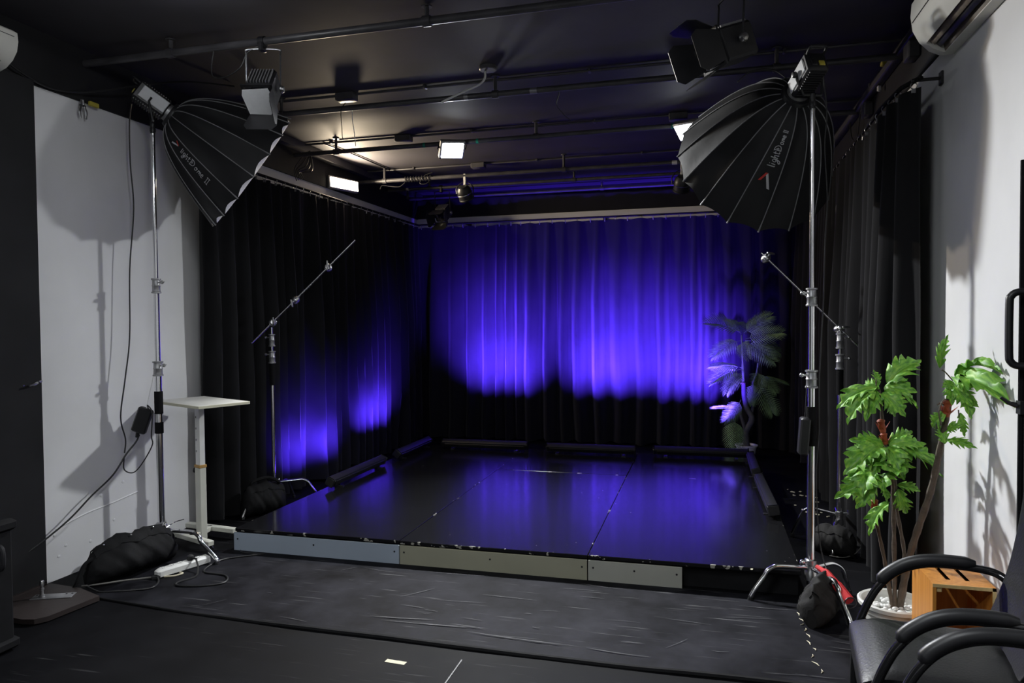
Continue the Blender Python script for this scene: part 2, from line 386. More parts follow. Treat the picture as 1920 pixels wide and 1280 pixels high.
# black board covering the near part of the left wall
bw = MB(); bw.bbox((XL+.042, (3.30+YF)/2, 1.478), (.05, 3.30-YF-.04, 2.906), .003)
o = bw.build('wall_board', M['black_paint']); tag(o, 'tall matt black board covering the near left white wall', 'wall panel')
sk = MB(); sk.box((XL+.076, (3.28+YF)/2, .02), (.018, 3.24-YF, .035)); sk.build('skirting', M['brown_board'], o)

# ------------------------------------------------ vinyl mat in front of the stage
def mat_fn(u, v):
    x = -3.32 + u * 4.45
    y0 = 3.145 + .08*(1-u)**6 + .01*n1(u*5)
    return V((x, y0 + v*(4.13-y0), .008 + .003*n1(u*9+v*4, 2)*(1 if v < .2 else 0)))
mt = MB(); mt.grid(mat_fn, 60, 6)
for i in range(60):
    pass
fm = thing('floor_mat', (-1.1, 3.6, 0), 'black scuffed vinyl mat laid on the floor before the stage', 'floor mat')
mt.build('sheet', M['mat'], fm)
sf = MB(); r3 = random.Random(12)
def scuff(x, y, L_, a, w_, bend):
    n_ = 7; ps = []
    for k in range(n_):
        t = k/(n_-1) - .5; px = x + t*L_*math.cos(a) - bend*(t*t)*math.sin(a); py = y + t*L_*math.sin(a) + bend*(t*t)*math.cos(a)
        ps.append((px, py, w_*(1 - (2*t)**2)*r3.uniform(.5, 1.2) + .0003))
    vs = []; nx, ny = -math.sin(a), math.cos(a)
    for px, py, ww in ps: vs += [(px + nx*ww, py + ny*ww, .0128), (px - nx*ww, py - ny*ww, .0128)]
    sf.add(vs, [(2*k, 2*k+1, 2*k+3, 2*k+2) for k in range(n_-1)])
for k in range(38):
    scuff(r3.uniform(-2.6, .7), r3.uniform(3.2, 4.05), r3.uniform(.03, .28)*(1.6 if k % 9 == 0 else 1), r3.choice((0, 0, 0, 0, 0, -.1, .12, .9)) + r3.uniform(-.12, .12), r3.uniform(.0006, .0022), r3.uniform(-.05, .05))
for (x, y, L_, a) in ((-1.32, 3.325, .55, .06), (-.85, 3.27, .55, -.05), (-.38, 3.24, .3, -.08), (-1.5, 3.36, .35, .1)): scuff(x, y, L_, a, .0035, .03)
tag(sf.build('scuff_marks', M['scuff'], fm), kind='stuff')
eg = MB(); eg.tube([mat_fn(i/60, 0) + V((0, -.006, .001 - .004)) for i in range(61)], [.005 + .008*min(1, i/22) for i in range(61)], 7); eg.build('shadow_edging', M['black_matte'], fm)  # matt black strip drawing the shadow line along the mat's front edge
# seam of the front vinyl and bits of tape
o = MB().box((-1.058, 1.0, .0012), (.006, 4.05, .0024)).build('vinyl_seam', M['seam']); tag(o, 'thin welded seam line in the near black floor vinyl', 'seam')
def tape(x, y, lx, ly, a, label, z=.0):
    g = MB(); g.grid(lambda u, v: V((x, y, z + .0015 + .001*n1(u*5+v))) + rz(a) @ V(((u-.5)*lx, (v-.5)*ly*(1+.06*n1(u*9)), 0)), 8, 2)
    g.box((x, y, z + .0008), (lx*.96, ly*.9, .0012), rz(a))
    return tag(g.build('tape_strip', M['tape_cream']), label, 'tape')
tape(-1.342, 2.935, .098, .028, -.06, 'short strip of cream masking tape on the near floor')
tape(.258, 4.135, .025, .012, 1.3, 'tiny curled scrap of cream tape at the right end of stage front', .147)
cr = MB(); pts = [(.507, 4.03, .011)]
while pts[-1][1] > 3.28: pts.append((.48 + random.uniform(-.018, .018), pts[-1][1] - random.uniform(.02, .05), .011))
for i in range(0, len(pts)-1, 2):
    a, b_ = V(pts[i]), V(pts[i+1]); cr.tube([a, a.lerp(b_, .5) + V((.006, 0, 0)), b_], [.001, .0035, .001], 4)
o = cr.build('torn_tape_line', M['tape_cream']); tag(o, 'broken line of torn tape residue beside the right light stand', 'tape', kind='stuff')

# ------------------------------------------------ curtains
def make_curtain(name, path, z0, z1, seed, label, side, amp=1.0, lam=(.10, .26)):
    rnd = random.Random(seed)
    P = [V((x, y, 0)) for x, y in path]; cum = [0]
    for a, b_ in zip(P, P[1:]): cum.append(cum[-1] + (b_ - a).length)
    Ltot = cum[-1]
    def at(s):
        s = max(0, min(Ltot, s))
        for i in range(len(P)-1):
            if s <= cum[i+1] + 1e-9:
                t = (s - cum[i]) / (cum[i+1] - cum[i]); d = (P[i+1] - P[i]).normalized()
                return P[i].lerp(P[i+1], t), d
        return P[-1], (P[-1]-P[-2]).normalized()
    N = int(Ltot / .0125); K = 26
    ph = [0.0]; lam_c = rnd.uniform(*lam); left = lam_c; am = []; a_c = rnd.uniform(.6, 1.3)
    for i in range(N + 1):
        am.append(a_c); ph.append(ph[-1] + 2*PI/lam_c*(Ltot/N)); left -= Ltot/N
        if left <= 0:
            lam_c = rnd.uniform(*lam); left = lam_c; a_c = rnd.uniform(.5, 1.4)
    for _ in range(3): am = [am[max(0,i-1)]*.25 + am[i]*.5 + am[min(N,i+1)]*.25 for i in range(N+1)]
    sd = rnd.random()*50
    def fn(u, v):
        i = min(N, int(round(u*N))); s = u*Ltot; z = z1 + (z0 - z1)*v
        p, d = at(s); nrm = V((-d.y, d.x, 0)) * side
        q = ph[i] + .9*n1(v*2.2 + s*.9, sd)*v + .5*n1(s*2.3, sd)
        A = amp * am[i] * (.014 + .036*min(1, v*2.2))
        off = A*(math.sin(q) + .32*math.sin(2*q + 1.1 + v)) + .012*n1(s*6 + v*3, sd+3)*v
        tang = .018*math.cos(q)*min(1, v*3)*am[i]
        off += .02*amp*n1(s*.8, sd+9)
        return p + nrm*off + d*tang + V((0, 0, z + (.012*math.sin(q*.5) if v > .98 else 0) + (.01*abs(math.sin(PI*s/.2)) if v < .01 else 0)))
    root = thing(name, (at(Ltot/2)[0].x, at(Ltot/2)[0].y, z0), label, 'curtain')
    c = MB(); c.grid(fn, N, K); c.build('cloth', M['curtain'], root, 60)
    # hooks that hold the cloth on the rail
    hk = MB(); hk.tube([V((0, .017*math.cos(a), .017*math.sin(a))) for a in [2*PI*k/10 for k in range(10)]], .0028, 5, closed=True)
    hk.box((0, 0, -.026), (.006, .022, .022)); me = hk.mesh('hook', M['plate'])
    k = 0; s = .06
    while s < Ltot - .03:
        p, d = at(s); a = math.atan2(d.y, d.x) + rnd.uniform(-.5, .5)
        piece('hook', me, root, Matrix.Translation(V((p.x, p.y, z1 + .022)) - root.location) @ Matrix.Rotation(a, 4, 'Z')); s += .15 + rnd.uniform(-.03, .03)
    return root
def make_rail(name, path, z, label, brackets, dirv):
    root = thing(name, (*path[len(path)//2], z), label, 'curtain rail')
    MB().tube([(x, y, z) for x, y in path], .0125, 10).build('rail', M['black_matte'], root)
    for (x, y, L_) in brackets:
        b_ = MB(); e = V((x, y, z)) + V(dirv) * L_
        b_.tube([(x, y, z), e], .009, 6); b_.bbox(e - V(dirv)*.006, (.05, .05, .05) if False else (.012 if dirv[0] else .05, .012 if dirv[1] else .05, .07), .003)
        b_.build('bracket', M['black_metal'], root)
    return root
ZR = 2.80
pl = [(-3.64, 4.58), (-3.64, 5.4), (-3.63, 7.0), (-3.59, 8.76)]
pb = [(-3.66, 8.86), (-2.0, 8.86), (-.5, 8.88), (1.06, 8.88)]
pr_ = [(1.09, 4.16), (1.035, 4.32), (1.02, 4.7), (1.05, 6.5), (1.05, 8.78)]
make_curtain('stage_curtain', pl, .015, ZR-.04, 11, 'long black pleated curtain along the left wall, blue lit near the floor', 1, 1.3, (.11, .26))
make_curtain('stage_curtain', pb, .015, ZR-.03, 23, 'black pleated curtain washed in blue light across the back', 1, 1.75, (.10, .30))
make_curtain('stage_curtain', pr_, .015, ZR-.07, 37, 'black pleated curtain hanging along the right white wall', -1, 1.1)
make_rail('curtain_rail', pl, ZR-.005, 'thin black curtain rail along the left wall', [(-3.64, 5.0, .105), (-3.633, 6.6, .112), (-3.60, 8.2, .145)], (-1, 0, 0))
make_rail('curtain_rail', pb, ZR+.015, 'thin black curtain rail across the back wall', [(-3.0, 8.86, .23), (-1.2, 8.87, .22), (.5, 8.88, .21)], (0, 1, 0))
make_rail('curtain_rail', pr_, ZR-.025, 'thin black curtain rail along the right wall', [(1.055, 4.2, .145), (1.042, 6.0, .158), (1.05, 7.6, .15)], (1, 0, 0))

# ------------------------------------------------ stage platform
SX = (-3.06, -1.86, -.66, .52); SY = (4.14, 6.38, 7.50); ST = .153
st = thing('stage_platform', (-1.27, 5.8, 0), 'low glossy black stage platform with grey fascia panels along its front', 'stage')
for i in range(3):
    for j in range(2):
        d_ = MB(); d_.bbox(((SX[i]+SX[i+1])/2, (SY[j]+SY[j+1])/2, ST-.011 - (.0015 if (i+j) % 2 else 0)), (SX[i+1]-SX[i]-.004, SY[j+1]-SY[j]-.004, .022), .0025)
        d_.build('deck_board', M['deck'], st, 15)
fr = MB(); 
fr.box(((SX[0]+SX[3])/2, (SY[0]+SY[2])/2+.02, .066), (SX[3]-SX[0]-.03, SY[2]-SY[0]-.06, .126)); fr.build('under_frame', M['black_matte'], st)
for (x0, x1, m) in ((SX[0], SX[1]+.003, 'fascia_blue'), (SX[1]+.008, SX[2]-.002, 'fascia_beige'), (SX[2]+.004, -.118, 'fascia_grey')):
    f_ = MB(); f_.bbox(((x0+x1)/2, SY[0]-.004, .066), (x1-x0, .012, .122), .002); f_ = f_.build('fascia_panel', M[m], st)
    f_['label'] = {'fascia_blue': 'blue grey fascia panel at the left', 'fascia_beige': 'beige fascia panel in the middle', 'fascia_grey': 'short pale grey fascia panel at the right'}[m]
    for sx_ in (x0+.03, (x0+x1)/2, x1-.03):
        MB().lathe([(.0, 0), (.006, 0), (.006, .003), (.003, .004)], 8, Matrix.Translation((sx_, SY[0]-.009, .085)) @ Matrix.Rotation(PI/2, 4, 'X')).build('screw', M['black_metal'], f_)
# ================================================================ LED WASH BARS
def area(name, parent, loc, dirv, sx, sy, watts, col, spread=180, xref=(1, 0, 0)):
    ld = bpy.data.lights.new(name, 'AREA'); ld.shape = 'RECTANGLE'; ld.size = sx; ld.size_y = sy
    ld.energy = watts; ld.color = col; ld.spread = R(spread)
    o = bpy.data.objects.new(name, ld); COL.objects.link(o)
    z = -V(dirv).normalized()
    o.matrix_local = frame(x=xref, z=z, o=loc)
    if parent is not None:
        o.parent = parent
    return o
def led_bar(loc, ang, length, on, label, watts=0, tilt=36, spread=52, halo=True, yaw=0):
    """length along local x, light thrown to local +y and up"""
    r = thing('led_wash_bar', (0, 0, 0), label, 'led bar', 'led wash bars around the stage edge')
    rot = Matrix.Rotation(R(tilt), 3, 'X'); c = V((0, 0, .062))
    prof = [(-.032, -.026), (-.026, -.034), (.026, -.034), (.034, -.028), (.034, .028), (.026, .034), (-.026, .034), (-.032, .026)]
    h = MB(); L = length
    vs = [c + rot @ V((sx*L/2, y, z)) for sx in (-1, 1) for y, z in prof]
    n = len(prof); h.add(vs, [tuple(range(n-1, -1, -1)), tuple(range(n, 2*n))] + [(i, (i+1) % n, n+(i+1) % n, n+i) for i in range(n)][::1])
    for k in range(5):
        h.box(c + rot @ V((0, -.036, -.02 + k*.01)), (L*.94, .008, .004), rot)
    h.build('housing', M['black_metal'], r)
    l = MB(); l.bbox(c + rot @ V((0, .036, 0)), (L*.96, .006, .04), .002, rot); l.build('lens_strip', M['bar_lens'] if on else M['bar_lens_off'], r)
    for sx in (-1, 1):
        e = MB(); e.bbox(c + rot @ V((sx*(L/2+.006), 0, 0)), (.014, .078, .076), .006, rot); e.build('end_cap', M['black_plastic'], r)
        b_ = MB(); x = sx*L*.38
        b_.box((x, 0, .003), (.03, .11, .006)); b_.box((x-.017, -.0, .032), (.004, .035, .064)); b_.box((x+.017, 0, .032), (.004, .035, .064)); b_.build('foot_bracket', M['black_metal'], r)
    if on:   # narrow lens beam plus a weaker wide halo above it
        for k, (el, sp_, f_) in enumerate(((tilt - 11, spread*.60, .42), (tilt - 1, spread*.95, .55), (tilt + 8, spread*1.3, .24))[:3 if halo else 2]):
            if not halo and k: f_ = .30
            d = rz(R(yaw)) @ V((0, math.cos(R(el)), math.sin(R(el))))
            ns = 1 if yaw == 0 else (2 if abs(yaw) < 15 else 3)      # turned beams come from shorter lens groups
            for g_ in range(ns):
                area('bar_light', r, c + V((L*.86*((g_+.5)/ns - .5), 0, 0)) + rot @ V((0, .05 + .002*k, 0)), d, L*.86/ns*(.95 if yaw == 0 else .7), .03, watts*f_/ns, BLUE, sp_)
    r.location = loc; r.rotation_euler = (0, 0, ang)
    return r
led_bar((-2.28, 7.33, ST), 0, .94, True, 'leftmost of the three black wash bars along the back stage edge', BAR_BACK, 36, 44, True, 9)
led_bar((-1.13, 7.30, ST), 0, .90, True, 'middle one of the three black wash bars along the back stage edge', BAR_BACK, 36, 44)
led_bar((-.03, 7.36, ST), 0, .90, True, 'black wash bar on the back stage edge in front of the potted palm', BAR_BACK*.85, 35, 44, True, 7)
led_bar((-2.99, 5.80, ST), PI/2, 1.0, True, 'nearer black wash bar on the left stage edge', BAR_LEFT, 27, 76, False, -20)
led_bar((-2.97, 7.02, ST), PI/2, .86, True, 'farther black wash bar on the left stage edge', BAR_LEFT, 39, 66, False, -28)
led_bar((.455, 5.72, ST), -PI/2+.02, 1.06, False, 'nearer unlit black bar on the right stage edge', 0, 10)
led_bar((.44, 6.86, ST), -PI/2, .80, False, 'farther unlit black bar on the right stage edge', 0, 10)

# ================================================================ STANDS
def collar(root, x, y, z, r0, r1, h, knob_dir, mt='cast_grey'):
    c = MB(); c.lathe([(r0, 0), (r0+.007, .002), (r0+.007, .009), (r0+.002, .013), (r0+.001, h*.45), (r0+.004, h*.5), (r0+.001, h*.55), (r0, h-.014), (r0+.007, h-.010), (r0+.007, h-.002), (r1, h)], 20, Matrix.Translation((x, y, z)))
    c = c.build('collar', M[mt], root)
    k = MB(); d = V((knob_dir[0], knob_dir[1], 0)).normalized(); p = V((x, y, z+h*.72)) + d*r0
    k.tube([p, p + d*.024], .006, 7); k.ball(p + d*.032, (.012, .012, .012), 8, 6)
    q = d.cross(V((0, 0, 1))).normalized() if abs(d.z) < .9 else V((1, 0, 0))
    k.tube([p + d*.03 - q*.02 + V((0,0,.004)), p + d*.03 + q*.02 - V((0,0,.004))], [.004, .004], 6)
    k.build('locking_knob', M['steel'], c)
def stand_leg(root, hub, foot, r, z, knee=.62, mt='chrome'):
    h = V((hub[0], hub[1], z)); f = V((foot[0], foot[1], .012)); d = V((f.x-h.x, f.y-h.y, 0)); L = d.length; d.normalize()
    k = h + d*L*knee + V((0, 0, .015))
    pts = [h + d*.02, h + d*L*.3 + V((0, 0, .008)), k - d*.03]
    pts += [k + V((0, 0, -.004)), k + d*.035 + V((0, 0, -.024)), k + d*.055 + V((0, 0, -.055))]
    pts += [f - d*.01 + V((0, 0, .03)), f]
    g = MB(); g.tube(spline(pts, 5), r, 10); g = g.build('leg', M[mt], root)
    t = MB(); t.tube([f - d*.004 + V((0, 0, .014)), f + V((0, 0, -.006))], r*1.15, 8); t.build('rubber_foot', M['rubber'], g)
def combo_stand(base, ztop, z1, z2, feet, knob, sleeves, label, zh=.17):
    x, y = base; r = thing('light_stand', (x, y, 0), label, 'light stand')
    MB().tube([(x, y, .07), (x, y, z1)], .0215, 16).build('lower_column', M['chrome'], r)
    MB().tube([(x, y, z1), (x, y, z2)], .0175, 16).build('middle_column', M['chrome'], r)
    MB().tube([(x, y, z2), (x, y, ztop)], .0135, 14).build('upper_column', M['chrome'], r)
    collar(r, x, y, z1-.045, .0265, .020, .10, knob); collar(r, x, y, z2-.045, .0235, .016, .10, knob)
    h = MB(); h.lathe([(.022, 0), (.034, .004), (.034, .045), (.027, .055), (.027, .085), (.032, .09), (.032, .115), (.022, .12)], 18, Matrix.Translation((x, y, zh-.07))); h.build('leg_hub', M['steel'], r)
    for f in feet: stand_leg(r, (x, y), f, .0135, zh)
    for a, b_ in sleeves: MB().lathe([(.0215, a), (.027, a+.002), (.027, b_-.002), (.0215, b_)], 14, Matrix.Translation((x, y, 0))).build('foam_sleeve', M['foam'], r)
    k = MB(); k.tube([(x, y, zh+.035), (x+.05*knob[0], y+.05*knob[1]-.02, zh+.04)], .006, 7); k.ball((x+.055*knob[0], y+.055*knob[1]-.022, zh+.04), .016, 9, 6); k.build('hub_knob', M['chrome'], r)
    s = MB(); s.lathe([(.0135, 0), (.019, .002), (.019, .02), (.015, .03), (.015, .055)], 14, Matrix.Translation((x, y, ztop-.02))); s.build('spigot', M['black_metal'], r)
    return r
LS = (-3.482, 3.95); RS = (.568, 4.17)
combo_stand(LS, 2.81, 1.235, 1.78, [(-2.985, 3.86), (-3.60, 3.52), (-3.67, 4.20)], (1, -.2), [(.94, 1.09), (.81, .885)], 'tall chrome light stand by the left white wall')
combo_stand(RS, 2.69, 1.20, 1.645, [(.245, 4.05), (.78, 4.27), (.70, 3.78)], (-.9, -.4), [(.84, 1.055)], 'tall chrome light stand at the right stage corner')

def grip_head(root, p, axis, arm, name='grip_head'):
    """round C-stand grip head: two discs squeezed by a tee handle"""
    p = V(p); a = V(axis).normalized(); arm = V(arm).normalized()
    g = MB(); m_ = frame(x=arm, z=a, o=p)
    g.lathe([(.004, -.03), (.022, -.028), (.027, -.020), (.027, -.010), (.030, -.008), (.030, .008), (.027, .010), (.027, .020), (.020, .028), (.004, .03)], 16, m_)
    g = g.build(name, M['steel'], root)
    t = MB(); q = p + a*.03; t.tube([q, q + a*.03], .007, 7); e = a.cross(arm).normalized(); w_ = (arm*.6 + e*.8).normalized()
    t.tube([q + a*.03 - w_*.032 - a*.004, q + a*.028 - w_*.012, q + a*.028 + w_*.012, q + a*.034 + w_*.032], [.005, .0085, .0085, .005], 7); t.build('tee_handle', M['steel'], g)
    return g
def c_stand(base, zc, ztop, feet, sleeve, arm0, arm1, heads, label, knob, zh=.2):
    x, y = base; r = thing('c_stand', (x, y, 0), label, 'c-stand')
    MB().tube([(x, y, .08), (x, y, zc)], .0165, 14).build('lower_column', M['chrome'], r)
    MB().tube([(x, y, zc), (x, y, ztop)], .0105, 12).build('upper_column', M['chrome'], r)
    collar(r, x, y, zc-.10, .0225, .013, .105, knob); collar(r, x, y, zc+.04, .0205, .011, .105, knob)
    h = MB(); h.lathe([(.018, 0), (.027, .003), (.027, .03), (.021, .04), (.021, .06), (.026, .065), (.026, .09), (.017, .095)], 16, Matrix.Translation((x, y, zh-.06))); h.build('leg_hub', M['steel'], r)
    for i, f in enumerate(feet): stand_leg(r, (x, y), f, .0115, zh - .018*i + .01)
    MB().lathe([(.0165, sleeve[0]), (.0225, sleeve[0]+.002), (.0225, sleeve[1]-.002), (.0165, sleeve[1])], 12, Matrix.Translation((x, y, 0))).build('foam_sleeve', M['foam'], r)
    k = MB(); k.tube([(x, y, zh+.02), (x+.05, y-.02, zh+.03)], .005, 6); k.tube([(x+.05, y-.035, zh+.02), (x+.052, y-.005, zh+.045)], .005, 6); k.build('hub_knob', M['steel'], r)
    d = V(arm1) - V(arm0); ax = V((.25, -.95, .1))
    MB().tube([arm0, arm1], .0078, 10).build('boom_arm', M['chrome'], r)
    for t in heads: grip_head(r, V(arm0).lerp(V(arm1), t) + ax.normalized()*(-.012), ax + V((.5*math.sin(t*9), 0, .6*math.cos(t*7))), d)
    return r
c_stand((-3.452, 5.2), 1.30, 1.50, [(-3.10, 5.36), (-3.47, 4.80), (-3.47, 5.52)], (1.02, 1.20), (-3.545, 5.06, 1.375), (-2.72, 5.28, 2.20), [.20, .42, .735], 'chrome c-stand by the left curtain with a rising boom arm', (-1, -.2), .2)
c_stand((.886, 5.2), 1.29, 1.47, [(.60, 5.33), (.90, 5.50), (.80, 4.93)], (1.02, 1.19), (1.0, 5.2, 1.345), (.388, 5.24, 1.99), [.185, .945], 'chrome c-stand before the right curtain with a slanting boom arm', (1, -.2), .2)

# ================================================================ LIGHT HEADS AND DOME SOFTBOXES
LETTERS = {  # handwritten strokes, x along, y up
 'l': (.22, [[(0, 0), (.05, 1.0), (.02, .1), (.1, 0)]]),
 'i': (.22, [[(.02, 0), (.05, .55)], [(.07, .75), (.08, .8)]]),
 'g': (.5, [[(.4, .5), (.2, .58), (.05, .35), (.15, .08), (.35, .2), (.42, .5), (.38, -.2), (.2, -.45), (.02, -.3), (.3, -.05), (.48, .1)]]),
 'h': (.45, [[(.02, 0), (.08, 1.0)], [(.04, .3), (.2, .55), (.32, .45), (.33, 0), (.42, .05)]]),
 't': (.4, [[(.15, .9), (.12, .15), (.22, 0), (.34, .1)], [(-.02, .6), (.36, .66)]]),
 'D': (.85, [[(.1, 0), (.15, 1.0)], [(.0, 1.0), (.5, .98), (.74, .6), (.6, .15), (.05, -.02)], [(.3, .75), (.3, .3)], [(.1, .5), (.45, .52)]]),
 'o': (.5, [[(.2, .5), (.05, .3), (.15, .03), (.36, .15), (.34, .45), (.2, .5), (.46, .42)]]),
 'n': (.5, [[(.02, 0), (.06, .5), (.08, .3), (.22, .52), (.3, .1), (.33, .35), (.44, .5), (.5, .05)]]),
 'e': (.45, [[(.05, .25), (.34, .33), (.22, .55), (.05, .3), (.18, .02), (.4, .12)]]),
 'I': (.24, [[(.1, 0), (.1, .85)], [(.0, 0), (.2, 0)], [(.0, .85), (.2, .85)]]), ' ': (.3, [])}
def softbox(ring, axis, e1, label, flip, RR=.46, LL=.60):
    ring = V(ring); root = thing('dome_softbox', ring, label, 'softbox')
    F = frame(x=e1, z=axis, o=ring); NR = 16; r0 = .075
    def prof(t): return r0 + (RR - r0)*(t**1.02)*(1 - .04*math.sin(PI*t)) , LL*(.13*t + .87*t**2.2)
    def pt(a, t, off=0, sag=0):
        r, z = prof(t); r = r*(1 - sag) + off; return F @ V((r*math.cos(a), r*math.sin(a), z))
    da = 2*PI/NR
    def ppt(i, v, t, off=0):
        """point on panel i, v across 0..1, t ring..rim; cloth sags between the rods and is scalloped at the rim"""
        a = (i - .5 + v)*da; s = math.sin(PI*v)
        r, z = prof(t); chord = math.cos(da/2)/math.cos((v-.5)*da)
        rr = r*chord*(1 - .055*s*math.sin(PI*min(1, t*1.05))**.6) + off + .0018*math.sin(t*70 + v*3)*s*(i % 3 > 0)*(.3+t)
        return F @ V((rr*math.cos(a), rr*math.sin(a), z - .026*s*max(0, t-.75)/.25))
    for i in range(NR):
        g = MB(); g.grid(lambda u, v, i=i: ppt(i, v, u), 22, 6); g.build('fabric_panel', M['softbox'], root, 60)
        a = (i + .5)*da
        g = MB(); g.tube([pt(a, k/16, .004) for k in range(17)], [.0032]*16 + [.0055], 5); g.build('rib', M['piping'], root)
    g = MB()
    g.lathe([(r0-.018, -.02), (r0+.006, -.02), (r0+.012, -.008), (r0+.012, .012), (r0-.004, .02), (r0-.018, .02)], 32, F); g.build('speed_ring', M['black_metal'], root)
    # white front cloth bulging a little past the rim
    def dfn(u, v):
        a = v*2*PI; k = (a/da + .5) % 1.0; s = math.sin(PI*k); rad = (RR-.006)*math.cos(da/2)*(1 - .02*s)*u
        return F @ V((rad*math.cos(a), rad*math.sin(a), LL - .026*s*u**8 + .016*(1 - u*u) - .002))
    g = MB(); g.grid(dfn, 10, 96); g.build('front_diffuser', M['diffuser'], root, 60)
    # printed mark and lettering on the panel that faces out (panel 0)
    sg = -1 if flip else 1
    def T(x, y):   # text plane -> panel: text runs along t, letters stand across v
        return ppt(0, .5 + sg*(y-.03)*1.0, (.80 - x) if sg > 0 else (.36 + x), .004)
    tx = MB(); x = .17; sz = .088
    word = ['l', 'i', 'g', 'h', 't', 'D', 'o', 'n', 'e', ' ', 'I', 'I']
    for ch in word:
        wd, st_ = LETTERS[ch]
        for s_ in st_:
            r_ = [T(x + px*sz*.62, (py-.35)*.36) for px, py in s_]
            tx.tube(spline(r_, 4) if len(r_) > 2 else r_, .0026, 4)
        x += wd*sz*.72
    tx.build('lettering', M['white_print'], root)
    def bar(p, q, w_):
        g = MB(); P = [(p[0], p[1]-w_), (p[0], p[1]+w_), (q[0], q[1]+w_), (q[0], q[1]-w_)]
        vs = [T(*c) for c in P]; vs2 = [v_ + (F.to_3x3() @ V((1, 0, 0)))*.002 for v_ in vs]
        g.add(vs + vs2, [(0, 1, 2, 3), (7, 6, 5, 4), (0, 4, 5, 1), (1, 5, 6, 2), (2, 6, 7, 3), (3, 7, 4, 0)]); return g
    bar((.03, -.22), (.12, .06), .055).build('emblem_slash', M['white_print'], root)
    bar((.07, .24), (.12, .06), .055).build('emblem_slash', M['red_print'], root)
    return root
def lamp_head(ring, axis, top, label, stand_top):
    """LED lamp: grey box body, dark finned top, rear handle, yoke onto the stand"""
    ring = V(ring); root = thing('led_lamp_head', ring, label, 'studio light')
    F = frame(x=top, z=axis, o=ring); q = F.to_3x3()
    P = lambda x, y, z: F @ V((x, y, z))
    MB().bbox(P(0, 0, -.145), (.118, .112, .215), .010, q).build('body', M['black_metal'], root)
    for s in (-1, 1): MB().bbox(P(.004, s*.058, -.135), (.082, .008, .175), .004, q).build('side_plate', M['grey_body'], root)
    f = MB()
    for k in range(12): f.box(P(.063, 0, -.055 - k*.016), (.008, .09, .006), q)
    f.build('top_fins', M['black_plastic'], root)
    f = MB()
    for k in range(12): f.box(P(-.063, 0, -.055 - k*.016), (.008, .09, .006), q)
    f.build('bottom_fins', M['black_plastic'], root)
    MB().lathe([(.05, -.045), (.058, -.04), (.062, -.01), (.05, 0)], 24, F).build('mount_collar', M['cast_grey'], root)
    h = MB(); h.tube(spline([P(.045, -.045, -.25), P(.05, -.045, -.285), P(.05, -.03, -.30), P(.05, .03, -.30), P(.05, .045, -.285), P(.045, .045, -.25)], 4), .007, 7); h.build('rear_handle', M['black_plastic'], root)
    MB().bbox(P(-.02, .02, -.256), (.03, .03, .008), .002, q).build('yellow_badge', M['yellow'], root)
    MB().bbox(P(-.01, -.02, -.255), (.05, .03, .006), .002, q).build('rear_panel', M['black_plastic'], root)
    st_ = V(stand_top); y = MB(); c = P(0, 0, -.15)
    for s in (-1, 1):
        y.tube([P(0, s*.066, -.15), P(-.03, s*.07, -.15), V((st_.x, st_.y, st_.z+.045)) + (q @ V((0, s*.05, 0)))*1.0], .0075, 6)
    y.tube([V((st_.x, st_.y, st_.z+.045)) + q @ V((0, -.05, 0)), V((st_.x, st_.y, st_.z+.045)) + q @ V((0, .05, 0))], .0085, 6)
    y.tube([(st_.x, st_.y, st_.z-.03), (st_.x, st_.y, st_.z+.05)], .016, 10)
    y.build('yoke', M['black_metal'], root)
    k = MB(); k.lathe([(.016, 0), (.018, .006), (.014, .02), (.004, .022)], 10, frame(x=(0, 0, 1), z=q @ V((0, -1, 0)), o=P(0, -.07, -.15))); k.build('yoke_knob', M['black_plastic'], root)
    return root
AL = V((.585, .60, -.545)).normalized(); AR = V((-.3033, .8402, -.4432)).normalized()
rgL = V((-3.405, 4.04, 2.915)); rgR = V((.497, 4.262, 2.765))
vL = V((-.62, .78, .1)); 
eL = (V((-.2, -.2, -.9))*.72 + V((.55, -.78, 0))*.62)
softbox(rgL, AL, eL, 'black dome softbox with white edged front, tilted toward the stage from the left', True)
lamp_head(rgL, AL, (0, 0, 1), 'grey led studio lamp on top of the left light stand', (LS[0], LS[1], 2.81))
softbox(rgR, AR, (-.22, -.35, -.9), 'large black dome softbox hanging over the stage from the right stand', False, .49, .61)
lamp_head(rgR, AR, (0, 0, 1), 'grey led studio lamp on top of the right light stand', (RS[0], RS[1], 2.69))

# ================================================================ CABLES AND POWER BRICKS
def cable(name, pts, r, m, label, k=7, parent=None):
    o = MB().tube(spline(pts, k), r, 6).build(name, M[m], parent)
    if label: tag(o, label, 'cable')
    return o
cable('power_cable', [(-3.60, 3.90, 2.97), (-3.655, 3.94, 2.86), (-3.665, 3.95, 2.6), (-3.66, 3.965, 2.3), (-3.67, 3.93, 1.9), (-3.665, 3.91, 1.45), (-3.67, 3.87, 1.18), (-3.68, 3.835, .93), (-3.67, 3.86, .78), (-3.67, 3.85, .69)], .0045, 'cable', 'thin black cable hanging from the left studio lamp beside the stand')
o = cable('mains_cable', [(-3.628, 3.935, .80), (-3.645, 3.92, .75), (-3.675, 3.87, .68), (-3.69, 3.77, .56), (-3.69, 3.60, .465), (-3.69, 3.43, .36), (-3.69, 3.22, .27), (-3.715, 3.1, .22)], .0055, 'cable', 'black mains cable slanting down the left white wall')
br = MB(); qb = Matrix.Rotation(R(24), 3, 'Y') @ Matrix.Rotation(R(20), 3, 'Z')
bk = thing('power_brick', (-3.585, 3.92, .80), 'black power brick hung on the left light stand', 'power adapter')
br.bbox((-3.588, 3.92, .898), (.092, .045, .175), .008, qb); br.build('case', M['black_plastic'], bk)
